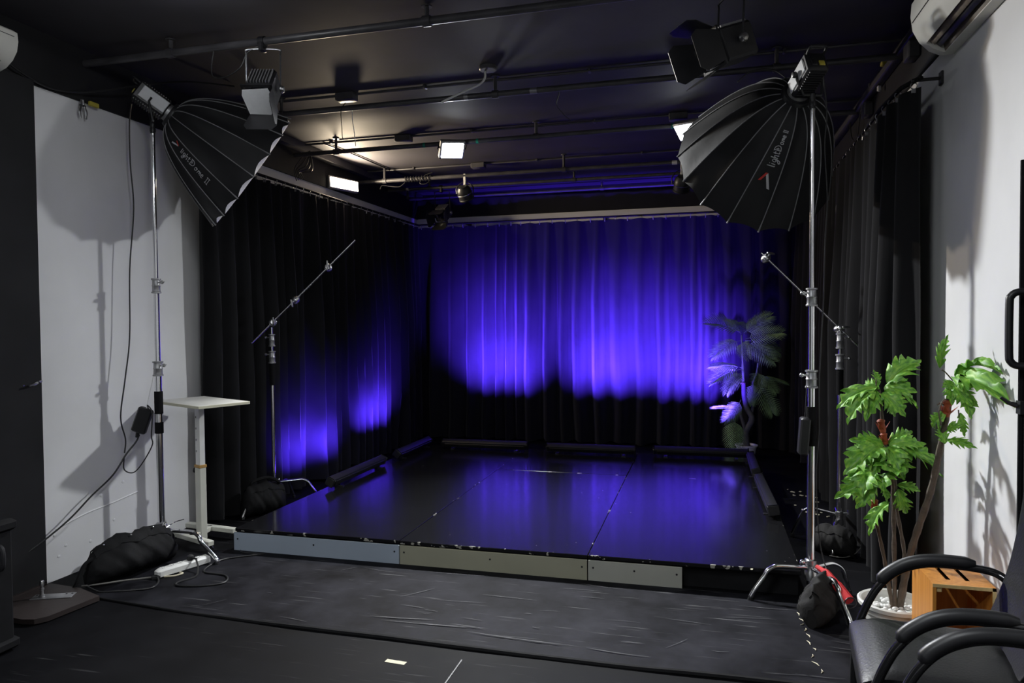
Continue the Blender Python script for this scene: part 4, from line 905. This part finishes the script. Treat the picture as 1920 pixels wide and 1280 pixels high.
# ================================================================ CANTILEVER CHAIRS
def make_chair(label):
    r = thing('armchair', (0, 0, 0), label, 'chair', 'black cantilever chairs')
    def seat(u, v):
        th_ = u*2*PI; c_, s_ = math.cos(th_), math.sin(th_)
        ax = lambda t: math.copysign(abs(t)**.32, t)
        x = ax(c_)*.245; z = ax(s_)*.035
        if x > .14: z -= (x-.14)**2*3.2                       # waterfall front edge
        y = (v-.5)*.46; e = max(0.02, 1-abs(2*v-1)**9)**.5
        return V((x*(.985+.015*e), y, .445 + z*(.5+.5*e) + .006*math.sin(PI*v)*(1 if s_ > 0 else 0)))
    g = MB(); g.grid(seat, 40, 22); g.add([seat(j/40, 0) for j in range(40)], [tuple(range(40))]); g.add([seat(j/40, 1) for j in range(40)], [tuple(range(39, -1, -1))]); g.build('seat', M['leather'], r, 50)
    def back(u, v):
        th_ = u*2*PI; c_, s_ = math.cos(th_), math.sin(th_); ax = lambda t: math.copysign(abs(t)**.4, t)
        z = .50 + v*.50; wid = .225*(1 - .20*max(0, v-.55)**1.5/.45**1.5 - .04*(1-v)); y = ax(s_)*wid
        x = -.195 - .10*v - .03*math.sin(PI*v) + ax(c_)*.02 + .045*(y/.225)**2*0.4
        e = max(0.04, 1-abs(2*v-1)**14)**.5
        return V((x, y*(.9+.1*e), z))
    g = MB(); g.grid(back, 40, 20); g.add([back(j/40, 0) for j in range(40)], [tuple(range(40))]); g.add([back(j/40, 1) for j in range(40)], [tuple(range(39, -1, -1))]); g.build('backrest', M['leather'], r, 50)
    for s in (-1, 1):
        y = s*.252
        side = [(-.245, y*.88, .645), (-.20, y, .668), (-.10, y, .678), (-.01, y, .675), (.058, y, .653), (.109, y, .618), (.150, y, .568), (.177, y, .517), (.197, y, .467), (.213, y, .41), (.222, y, .30), (.224, y, .15), (.217, y, .06), (.19, y, .024), (.13, y, .016), (-.05, y, .015), (-.30, y, .015)]
        g = MB(); g.tube(spline(side, 6), .0135, 12); fr_ = g.build('side_frame', M['chair_tube'], r)
        pd = [(-.15, y, .690), (-.06, y, .692), (.01, y, .684), (.065, y, .664), (.115, y, .628), (.145, y, .592)]
        p_ = spline(pd, 6); n = len(p_); g = MB(); g.tube(p_, [.021*min(1, .55+.25*min(i, n-1-i)) for i in range(n)], 12); g.build('arm_pad', M['arm_pad'], fr_)
    g = MB(); g.tube([(-.30, -.252, .015), (-.30, .252, .015)], .0135, 10); g.tube([(.12, -.252, .405), (.12, .252, .405)], .011, 8); g.tube([(-.16, -.23, .405), (-.16, .23, .405)], .011, 8)
    for s in (-1, 1): g.tube([(.12, s*.2, .405), (-.17, s*.2, .41), (-.23, s*.2, .50)], .010, 8); g.tube([(.12, s*.252, .405), (.212, s*.252, .412)], .010, 8)
    g.build('cross_frame', M['chair_tube'], r)
    return r
ch = make_chair('black leather cantilever armchair beside the wooden box')
ch.location = (.72, 2.51, 0); ch.rotation_euler = (0, 0, PI-.11)
c2 = copy_tree(ch); c2['label'] = 'nearest black armchair at the lower right corner, showing only its arm and seat'
c2.location = (.69, 1.885, 0); c2.rotation_euler = (0, 0, PI-.11)

# ================================================================ AIR CONDITIONERS
def aircon(y0, y1, side, xw, zb, label, hs=1.0):
    r = thing('air_conditioner', (xw, (y0+y1)/2, zb), label, 'air conditioner')
    S = -side   # side=+1 wall at +x
    X = lambda d: xw + S*d
    full = [(0, 0), (.06, -.002), (.11, .022), (.155, .07), (.185, .13), (.195, .20), (.19, .265), (.16, .29), (0, .29)]
    notch = [(0, 0), (.052, -.002), (.062, .045), (.125, .075), (.137, .048), (.155, .07), (.185, .13), (.195, .20), (.19, .265), (.16, .29), (0, .29)]
    full = [(x, z*hs) for x, z in full]; notch = [(x, z*hs) for x, z in notch]
    def pris(poly, a, b_):
        g = MB(); n = len(poly); vs = [V((X(x), a, zb+z)) for x, z in poly] + [V((X(x), b_, zb+z)) for x, z in poly]
        return g.add(vs, [tuple(range(n)), tuple(range(2*n-1, n-1, -1))] + [(i, n+i, n+(i+1) % n, (i+1) % n) for i in range(n)])
    pris(notch, y0+.05, y1-.05).build('body', M['ac_white'], r, 30)
    pris(full, y0, y0+.05).build('end_cheek', M['ac_white'], r, 30); pris(full, y1-.05, y1).build('end_cheek', M['ac_white'], r, 30)
    g = MB(); g.add([V((X(.0535), y0+.05, zb+.002)), V((X(.0625), y0+.05, zb+.043)), V((X(.124), y0+.05, zb+.072)), V((X(.136), y0+.05, zb+.05)), V((X(.0535), y1-.05, zb+.002)), V((X(.0625), y1-.05, zb+.043)), V((X(.124), y1-.05, zb+.072)), V((X(.136), y1-.05, zb+.05))],
          [(0, 1, 5, 4), (1, 2, 6, 5), (2, 3, 7, 6)]); g.build('vent_duct', M['ac_dirty'], r)
    for d, z in ((.085, .030), (.112, .046)):
        g = MB(); g.bbox((X(d), (y0+y1)/2, zb+z), (.030, y1-y0-.12, .004), .0015, Matrix.Rotation(-S*.75, 3, 'Y')); g.build('louvre', M['black_plastic'] if d < .1 else M['ac_dirty'], r)
    g = MB(); g.bbox((X(.192), (y0+y1)/2, zb+.165), (.004, y1-y0-.04, .004), .001); g.build('panel_joint', M['black_plastic'], r)
    return r
aircon(3.13, 4.02, 1, XR-.002, 2.835, 'white wall air conditioner high on the right wall')
aircon(2.20, 3.06, -1, XL+.02, 2.905, 'white wall air conditioner end at the upper left corner', .72)
# ================================================================ CEILING PIPES
def pipe_row(y, z, r, hangers, label, x0=XL+.02, x1=XR-.02, extra=None):
    root = thing('ceiling_pipe', (-1.3, y, z), label, 'ceiling pipe', 'lighting pipes under the black ceiling')
    MB().tube([(x0, y, z), (x1, y, z)], r, 12).build('pipe', M['pipe'], root)
    for x in hangers:
        g = MB(); g.tube([(x, y, z), (x, y, ZC-.002)], .013, 8); g.lathe([(.03, 0), (.03, .006), (.014, .008)], 12, Matrix.Translation((x, y, ZC-.010)))
        g.tube([(x-.022, y, z), (x+.022, y, z)], r*1.35, 12); g.build('hanger', M['pipe'], root)
    return root
pipe_row(3.68, 3.165, .022, (-3.1, -1.45, .5), 'nearest black ceiling pipe carrying the two barn door lights')
p2 = pipe_row(4.85, 3.121, .021, (-3.1, -1.405, .45), 'second black ceiling pipe from the camera, lit pale on its left half')
p3 = pipe_row(6.05, 3.122, .021, (-3.3, -1.39, .5), 'third ceiling pipe with green tape marks beside the flood lights')
p4 = pipe_row(7.31, 3.094, .021, (-3.4, -1.39, .5), 'fourth ceiling pipe with a cable wound around its left end')
pipe_row(8.14, 3.149, .019, (-3.2, -1.43, .5), 'fifth ceiling pipe near the back holding the small barn door spotlight')
pipe_row(8.80, 3.152, .018, (-2.9, -1.2, .6), 'last ceiling pipe above the back curtain')
for x in (-2.42, -1.92, -.24):
    g = MB(); g.tube([(x-.011, 6.05, 3.122), (x+.011, 6.05, 3.122)], .0222, 12); g.build('green_tape_mark', M['green'], p3)
for x, w_ in ((-1.13, .05), (-1.62, .03)):
    g = MB(); g.tube([(x-w_/2, 4.85, 3.121), (x+w_/2, 4.85, 3.121)], .0214, 12); g.build('paint_chip', M['plate'], p2)
g = MB(); g.tube([(-.30, 7.31, 3.094), (-.25, 7.31, 3.094)], .0216, 12); g.build('paper_label', M['white_plastic'], p4)
hx_ = MB(); hx_.tube([(-3.16 + .0026*k, 7.31 + .03*math.cos(k*.5), 3.094 + .03*math.sin(k*.5)) for k in range(120)], .005, 6)
hx_.tube(spline([(-3.16, 7.31, 3.06), (-3.22, 7.30, 3.02), (-3.33, 7.30, 3.03), (-3.42, 7.29, 3.04), (-3.44, 7.28, 3.0)], 5), .004, 6)
hx_.tube(spline([(-2.86, 7.30, 3.07), (-2.9, 7.28, 3.03), (-2.97, 7.28, 3.04), (-2.92, 7.29, 3.12), (-2.83, 7.3, 3.15)], 5), .004, 6)
tag(hx_.build('wound_cable', M['cable']), 'black cable wound in a spiral around the left end of a ceiling pipe', 'cable')

def conduit(y, label, boxes, clips):
    root = thing('ceiling_conduit', (-1.3, y, ZC), label, 'conduit')
    MB().tube([(XL+.05, y, ZC-.014), (XR-.03, y, ZC-.014)], .010, 8).build('pipe', M['pipe'], root)
    for x in boxes: MB().bbox((x, y, ZC-.03), (.15, .085, .058), .005).build('junction_box', M['pipe'], root)
    for x in clips: MB().bbox((x, y, ZC-.013), (.02, .05, .024), .003).build('clip', M['pipe'], root)
conduit(4.90, 'thin black ceiling conduit nearest the camera with two junction boxes', (-2.58, -.12), (-3.2, -1.95, -.75, .5))
conduit(6.14, 'thin black ceiling conduit in the middle, running beside the flood lights', (-2.66, -.20), (-3.4, -2.0, -.9, .5))
conduit(7.43, 'thin black ceiling conduit farthest from the camera', (-2.35,), (-3.1, -1.7, -.6, .4))
cable('ceiling_cable', [(-3.49, 6.15, 3.238), (-3.425, 6.66, 3.238), (-3.387, 7.48, 3.238), (-3.36, 8.2, 3.238)], .008, 'cable', 'black cable running along the warm lit left ceiling')
rs_ = thing('ceiling_rose', (-1.40, 4.66, ZC), 'black ceiling rose with a loose white cable hanging out', 'ceiling rose')
MB().lathe([(.055, -.028), (.06, -.022), (.06, -.002), (.05, 0)], 20, Matrix.Translation((-1.40, 4.66, ZC))).build('cover', M['pipe'], rs_)
MB().tube(spline([(-1.425, 4.67, 3.225), (-1.43, 4.68, 3.18), (-1.47, 4.69, 3.145), (-1.57, 4.70, 3.115), (-1.66, 4.70, 3.085), (-1.75, 4.70, 3.052)], 6), .0075, 7).build('loose_cable', M['white_cable'], rs_)
cable('dangling_wire', [(-2.515, 4.87, 3.14), (-2.525, 4.88, 3.05), (-2.51, 4.88, 2.95), (-2.50, 4.88, 2.845)], .003, 'white_cable', 'thin pale wire dangling from the second ceiling pipe')
cable('dangling_wire', [(-2.55, 4.83, 3.16), (-2.59, 4.83, 3.10), (-2.585, 4.83, 2.98), (-2.58, 4.83, 2.90), (-2.56, 4.83, 2.89)], .0028, 'cable', 'thin dark wire looped over the second ceiling pipe')
cable('dangling_wire', [(-.95, 4.86, 3.15), (-.96, 4.88, 3.09), (-.98, 4.90, 3.03), (-.94, 4.92, 2.97), (-.89, 4.95, 2.925)], .003, 'cable', 'thin dark wire hanging from the middle of the second ceiling pipe')

# ================================================================ LED FLOOD LIGHTS
def flood(c, n_, xref, sx, sy, lens, watts, col, label, mount, spread=104):
    c = V(c); root = thing('flood_light', c, label, 'flood light'); n_ = V(n_).normalized()
    F = frame(x=xref, z=n_, o=c); q = F.to_3x3()
    MB().bbox(F @ V((0, 0, -.028)), (sx+.03, sy+.03, .05), .006, q).build('housing', M['cast_grey'], root)
    f = MB()
    for k in range(9): f.box(F @ V((-sx/2 + sx*k/8, 0, -.062)), (.005, sy, .022), q)
    f.build('cooling_fins', M['black_metal'], root)
    MB().bbox(F @ V((0, 0, .001)), (sx, sy, .006), .002, q).build('lens', M[lens], root)
    g = MB(); a, b_ = F @ V((-sx/2-.03, 0, -.03)), F @ V((sx/2+.03, 0, -.03)); mt_ = V(mount)
    up = (mt_ - c).normalized()*.11
    g.tube([a, a+up, b_+up, b_], .007, 6); g.tube([(a+b_)/2+up, mt_], .009, 6); g.build('bracket', M['black_metal'], root)
    area('flood_glow', root, F @ V((0, 0, .008)) - c, n_, sx*.95, sy*.95, watts, col, spread, xref)
    return root
flood((-2.13, 5.98, 3.035), (.45, -.58, -.70), (.85, .5, 0), .19, .14, 'flood_lens', FLOOD_A, (.95, .98, 1), 'bright cool white flood light hanging from the middle of the ceiling', (-2.13, 6.05, 3.122))
flood((-.125, 5.98, 3.045), (-.42, -.52, -.74), (.85, -.5, 0), .19, .14, 'flood_lens', FLOOD_C, (.95, .98, 1), 'cool white flood light peeking out left of the right softbox', (-.125, 6.05, 3.122))
flood((XL+.10, 6.88, 2.995), (1, -.25, .02), (0, 1, .02), .42, .10, 'flood_lens_warm', FLOOD_WARM, (1, .82, .58), 'warm white flood light fixed high on the left wall', (XL+.018, 6.88, 3.10), 165)

# ================================================================ BARN DOOR STAGE LIGHTS
def barn_light(c, n_, xref, label, mount, s=1.0, gel=False, lens='glass_dark', doors=(1, 1, 1, 1)):
    """box stage light: ribbed body, yoke, lens, four barn doors (top, bottom, left, right)"""
    c = V(c); root = thing('stage_light', c, label, 'stage light'); F = frame(x=xref, z=n_, o=c); q = F.to_3x3()
    P = lambda x, y, z: F @ V((x*s, y*s, z*s))
    MB().bbox(P(0, 0, -.02), (.165*s, .165*s, .20*s), .012, q).build('body', M['black_metal'], root)
    f = MB()
    for k in range(8): f.box(P(-.063 + .018*k, .088, -.025), (.007*s, .012*s, .15*s), q)
    f.build('vent_ribs', M['plate'], root)
    MB().lathe([(.07*s, 0), (.078*s, .004*s), (.078*s, .018*s), (.066*s, .02*s), (.062*s, .008*s), (.004, .014*s)], 24, frame(x=xref, z=n_, o=P(0, 0, .078))).build('lens', M[lens], root)
    fr_ = MB()
    for x, y, lx, ly in ((0, .088, .19, .012), (0, -.088, .19, .012), (.088, 0, .012, .19), (-.088, 0, .012, .19)): fr_.box(P(x, y, .098), (lx*s, ly*s, .012*s), q)
    fr_.build('door_frame', M['black_metal'], root)
    for k, (ang, on) in enumerate(zip((90, 270, 180, 0), doors)):
        if not on: continue
        e = Matrix.Rotation(R(ang), 3, 'Z'); o_ = V((.092, 0, .104)); sp_ = R(28*on)
        d_ = V((math.sin(sp_), 0, math.cos(sp_))); hw0, hw1, L = .075, .10, .15
        vs = [o_ + V((0, -hw0, 0)), o_ + V((0, hw0, 0)), o_ + d_*L*.75 + V((0, hw1, 0)), o_ + d_*L + V((0, hw1*.75, 0)), o_ + d_*L + V((0, -hw1*.75, 0)), o_ + d_*L*.75 + V((0, -hw1, 0))]
        nn = V((math.cos(sp_), 0, -math.sin(sp_)))*.003
        g = MB(); g.add([F @ ((e @ v_)*s) for v_ in vs] + [F @ ((e @ (v_ + nn))*s) for v_ in vs], [tuple(range(6)), tuple(range(11, 5, -1))] + [(i, 6+i, 6+(i+1) % 6, (i+1) % 6) for i in range(6)]); g.build('barn_door', M['black_metal'], root)
    if gel:
        g = MB(); pl2 = [(-.075, -.085), (.055, -.09), (.082, -.045), (.09, .02), (.07, .085), (-.085, .075), (-.095, .04)]
        g.prism([(x*s, y*s) for x, y in pl2], .002, frame(x=xref, z=n_, o=P(.0, -.004, .118))); g.build('gel_sheet', M['gel'], root)
    y = MB(); mt_ = V(mount); a, b_ = P(-.105, 0, -.02), P(.105, 0, -.02); up = (mt_ - c).normalized(); hgt = (mt_-c).length - .055
    y.tube(spline([a, a+up*hgt*.5, a+up*hgt*.88, a+up*hgt+(b_-a)*.06, b_+up*hgt-(b_-a)*.06, b_+up*hgt*.88, b_+up*hgt*.5, b_], 3), .0055*s, 6); y.build('yoke', M['steel'] if gel else M['black_metal'], root)
    k = MB(); k.lathe([(.022*s, 0), (.024*s, .008*s), (.018*s, .022*s), (.004, .024*s)], 12, frame(x=(0, 0, 1), z=q @ V((1, 0, 0)), o=b_)); k.build('yoke_knob', M['steel'], root)
    cl = MB(); cl.bbox(mt_ - up*.035, (.03, .05, .05), .006); cl.tube([mt_ - up*.06, mt_ - up*.02], .008, 8); cl.tube([mt_ + V((-.018, 0, 0)), mt_ + V((.018, 0, 0))], .030, 12); cl.build('hook_clamp', M['black_metal'], root)
    return root
barn_light((-2.46, 3.66, 2.875), (.21, -.66, -.72), (.95, .30, 0), 'black barn door stage light with a white gel, upper left', (-2.47, 3.68, 3.165), .93, True, doors=(0, .3, 0, .15))
barn_light((.11, 3.69, 2.865), (-.78, -.52, -.34), (.55, -.83, .02), 'black barn door stage light hanging at the upper right', (.12, 3.68, 3.165), .98, False, doors=(.9, .6, .3, .05))
barn_light((-3.03, 8.13, 2.835), (-.05, -.85, -.52), (1, -.05, 0), 'small black barn door spotlight above the back left curtain corner', (-3.05, 8.14, 3.149), .90, False, 'glass_dark', (.1, .4, .5, .5))
def par_can(c, n_, label, mount):
    c = V(c); root = thing('par_light', c, label, 'stage light', 'small round par lights on the fourth pipe'); F = frame(x=(1, 0, 0), z=n_, o=c)
    MB().lathe([(.02, -.085), (.05, -.08), (.072, -.05), (.078, -.02), (.078, .05), (.083, .055), (.083, .068), (.074, .07), (.070, .045), (.004, .045)], 24, F).build('can', M['black_metal'], root)
    MB().tube([F @ V((.080*math.cos(k*PI/12), .080*math.sin(k*PI/12), .0)) for k in range(24)], .004, 6, closed=True).build('trim_ring', M['steel'], root)
    mt_ = V(mount); q = F.to_3x3(); a, b_ = c - V((.092, 0, 0)), c + V((.092, 0, 0)); up = (mt_-c).normalized(); h = (mt_-c).length
    MB().tube(spline([a, a+up*h*.35, c+up*h*.62-V((.03, 0, 0)), c+up*h*.62+V((.03, 0, 0)), b_+up*h*.35, b_], 4), .006, 6).build('yoke', M['black_metal'], root)
    MB().bbox(mt_ - up*.055, (.024, .030, .15), .003).build('strap', M['white_plastic'], root)
    return root
par_can((-2.465, 7.30, 2.905), (.15, .55, -.8), 'small round par light with a white strap left of centre', (-2.465, 7.31, 3.094))
par_can((-.205, 7.30, 2.875), (-.1, .55, -.8), 'small round par light half hidden by the right softbox', (-.205, 7.31, 3.094))
# ================================================================ SMALL RIGGING
def clamp(c, label, d=(0, 0, -1), mtl='steel', pad=None):
    c = V(c); root = thing('spring_clamp', c, label, 'clamp'); F = frame(x=(0, 1, 0) if abs(V(d).y) < .9 else (1, 0, 0), z=d, o=c)
    for s in (-1, 1): MB().tube(spline([F @ V((s*.006, 0, -.03)), F @ V((s*.012, 0, .01)), F @ V((s*.024, 0, .045)), F @ V((s*.02, 0, .085))], 4), [.006]*4 + [.008]*6 + [.006]*3, 7).build('jaw', M[mtl], root)
    MB().tube([F @ V((-.02, 0, .008)), F @ V((.02, 0, .008))], .007, 7).build('pivot', M['black_metal'], root)
    if pad: MB().bbox(F @ V((.0, 0, -.035)), (.03, .05, .03), .005).build('pad', M[pad], root)
    return root
clamp((XL+.035, 3.64, 2.90), 'metal spring clamp hanging under the black band of the left wall', (0, .05, -1), 'steel')
clamp((XL+.068, 3.245, 1.205), 'small steel clamp on the edge of the black wall board', (.2, -1, -.15), 'steel')
clamp((-3.47, 8.11, 3.11), 'small dark clamp with a pale pad on the fifth pipe', (.02, 0, -1), 'black_metal', 'tape_cream')
o = MB().bbox((XL+.03, 3.73, 2.925), (.02, .07, .028), .003).build('tape_patch', M['yellow']); tag(o, 'yellow tape patch at the top edge of the left wall', 'tape')
cable('draped_cable', [(XL+.05, 3.10, 3.0), (XL+.05, 3.22, 2.955), (XL+.04, 3.40, 2.93), (XL+.05, 3.57, 2.955), (XL+.10, 3.74, 3.01), (XL+.20, 3.95, 3.10), (XL+.34, 4.2, 3.19), (XL+.5, 4.5, 3.238)], .007, 'cable', 'dark cable drooping from the ceiling above the left white wall')
cable('draped_cable', [(-2.80, 3.68, 3.15), (-2.81, 3.67, 3.05), (-2.79, 3.66, 2.985), (-2.70, 3.65, 2.975), (-2.60, 3.65, 3.02), (-2.56, 3.66, 3.10), (-2.5, 3.68, 3.14)], .004, 'cable', 'thin dark cable looped beside the upper left stage light')
wf = MB()
for k in range(5):
    rr_ = random.Random(k); y0 = 5.95 + .03*k
    wf.tube(spline([(XL+.10, 6.2, 3.19), (XL+.09 + .012*k, y0+.1, 3.08 - .02*k), (XL+.08, y0, 2.96), (XL+.09, y0+.02, 2.86 + .012*k)], 6), .005, 5)
tag(wf.build('cable_bundle', M['cable']), 'bundle of dark cables hanging down the left wall before the warm light', 'cable')
cable('hanging_lead', [(XR-.05, 5.36, 3.20), (XR-.055, 5.37, 3.15), (XR-.05, 5.36, 3.10)], .006, 'cable', 'short dark lead hanging on the right black band')
o = MB().bbox((XR-.05, 5.36, 3.085), (.025, .025, .04), .006).build('connector', M['white_plastic']); tag(o, 'small white connector dangling from the right black band', 'connector')
cable('hanging_lead', [(XR-.05, 6.35, 3.14), (XR-.055, 6.28, 3.0), (XR-.05, 6.18, 2.93), (XR-.05, 6.06, 2.95), (XR-.05, 5.98, 3.06), (XR-.05, 5.9, 3.14)], .005, 'cable', 'dark cable loop sagging on the right black band')
for y, z, lb in ((5.75, 3.05, 'small black junction box on the right band behind the softbox'), (4.60, 3.06, 'black junction box on the right band beside the air conditioner')):
    g = MB(); g.bbox((XR-.045, y, z), (.06, .12, .10), .006); g.tube([(XR-.03, y, z+.05), (XR-.03, y, ZC-.01)], .008, 6); tag(g.build('junction_box', M['pipe']), lb, 'junction box')
o = MB().bbox((XR-.055, 5.22, 3.205), (.03, .05, .03), .004).build('tape_patch', M['yellow']); tag(o, 'yellow tape patch high on the right black band', 'tape')
cable('loose_wire', [(1.0, 6.0, 2.42), (.985, 5.98, 2.38), (.99, 5.96, 2.25), (.985, 5.97, 2.12)], .003, 'grey_cable', 'pale wire hanging in front of the right curtain top')
# debris on the floor right of the stage
rb = MB(); r2 = random.Random(2)
for k in range(26):
    x, y = .72 + r2.random()*.22, 5.9 + r2.random()*.9; rb.bbox((x, y, .006), (.01+.03*r2.random(), .008+.012*r2.random(), .006), .001, rz(r2.random()*3))
tag(rb.build('floor_debris', M['tape_cream']), 'scattered scraps on the dark floor right of the stage', 'debris', kind='stuff')
cable('floor_cable', [(1.02, 4.95, .10), (.98, 4.98, .06), (.93, 4.93, .03), (.86, 4.9, .012), (.78, 4.92, .012)], .003, 'grey_cable', 'thin pale cable end on the floor before the right c-stand')
# ================================================================ ROOM LAMPS OUTSIDE THE FRAME (ceiling battens)
def batten(c, L, ang, watts, label):
    c = V(c); root = thing('ceiling_lamp', c, label, 'ceiling lamp'); q = rz(ang)
    MB().bbox(c + V((0, 0, .035)), (L, .07, .05), .008, q).build('housing', M['white_plastic'], root)
    MB().bbox(c + V((0, 0, 0)), (L*.97, .05, .025), .008, q).build('tube', M['tube_lens'], root)
    area('tube_glow', root, (0, 0, -.02), (0, 0, -1), L*.95, .045, watts, (.93, .97, 1), 180, q @ V((1, 0, 0)))
gl = thing('ceiling_lamp', (-2.45, 2.95, 3.17), 'small round globe lamp on the ceiling just above the top left edge of view', 'ceiling lamp')
MB().ball((-2.45, 2.95, 3.17), .045, 20, 14).build('globe', M['tube_lens'], gl)
MB().lathe([(.03, 0), (.03, .015), (.045, .025), (.045, .038)], 16, Matrix.Translation((-2.45, 2.95, 3.21))).build('holder', M['white_plastic'], gl)
ld = bpy.data.lights.new('globe_glow', 'POINT'); ld.energy = ROOM_GLOBE; ld.color = (.95, .97, 1); ld.shadow_soft_size = .048
lo = bpy.data.objects.new('globe_glow', ld); COL.objects.link(lo); lo.parent = gl
batten((-.55, 1.2, 3.18), 1.2, PI/2, ROOM_TUBE*1.5, 'ceiling batten lamp above the camera')
batten((-2.3, -.4, 3.18), 1.2, 0, ROOM_TUBE*1.7, 'unseen batten lamp added behind the camera to fill the left wall')  # unseen batten, added as fill light for the left wall
cable('loose_cable', [(.19, 4.36, 2.90), (.27, 4.36, 2.955), (.38, 4.34, 2.945), (.46, 4.30, 2.87), (.50, 4.24, 2.84)], .0035, 'cable', 'thin loose cable looping over the top of the right softbox')
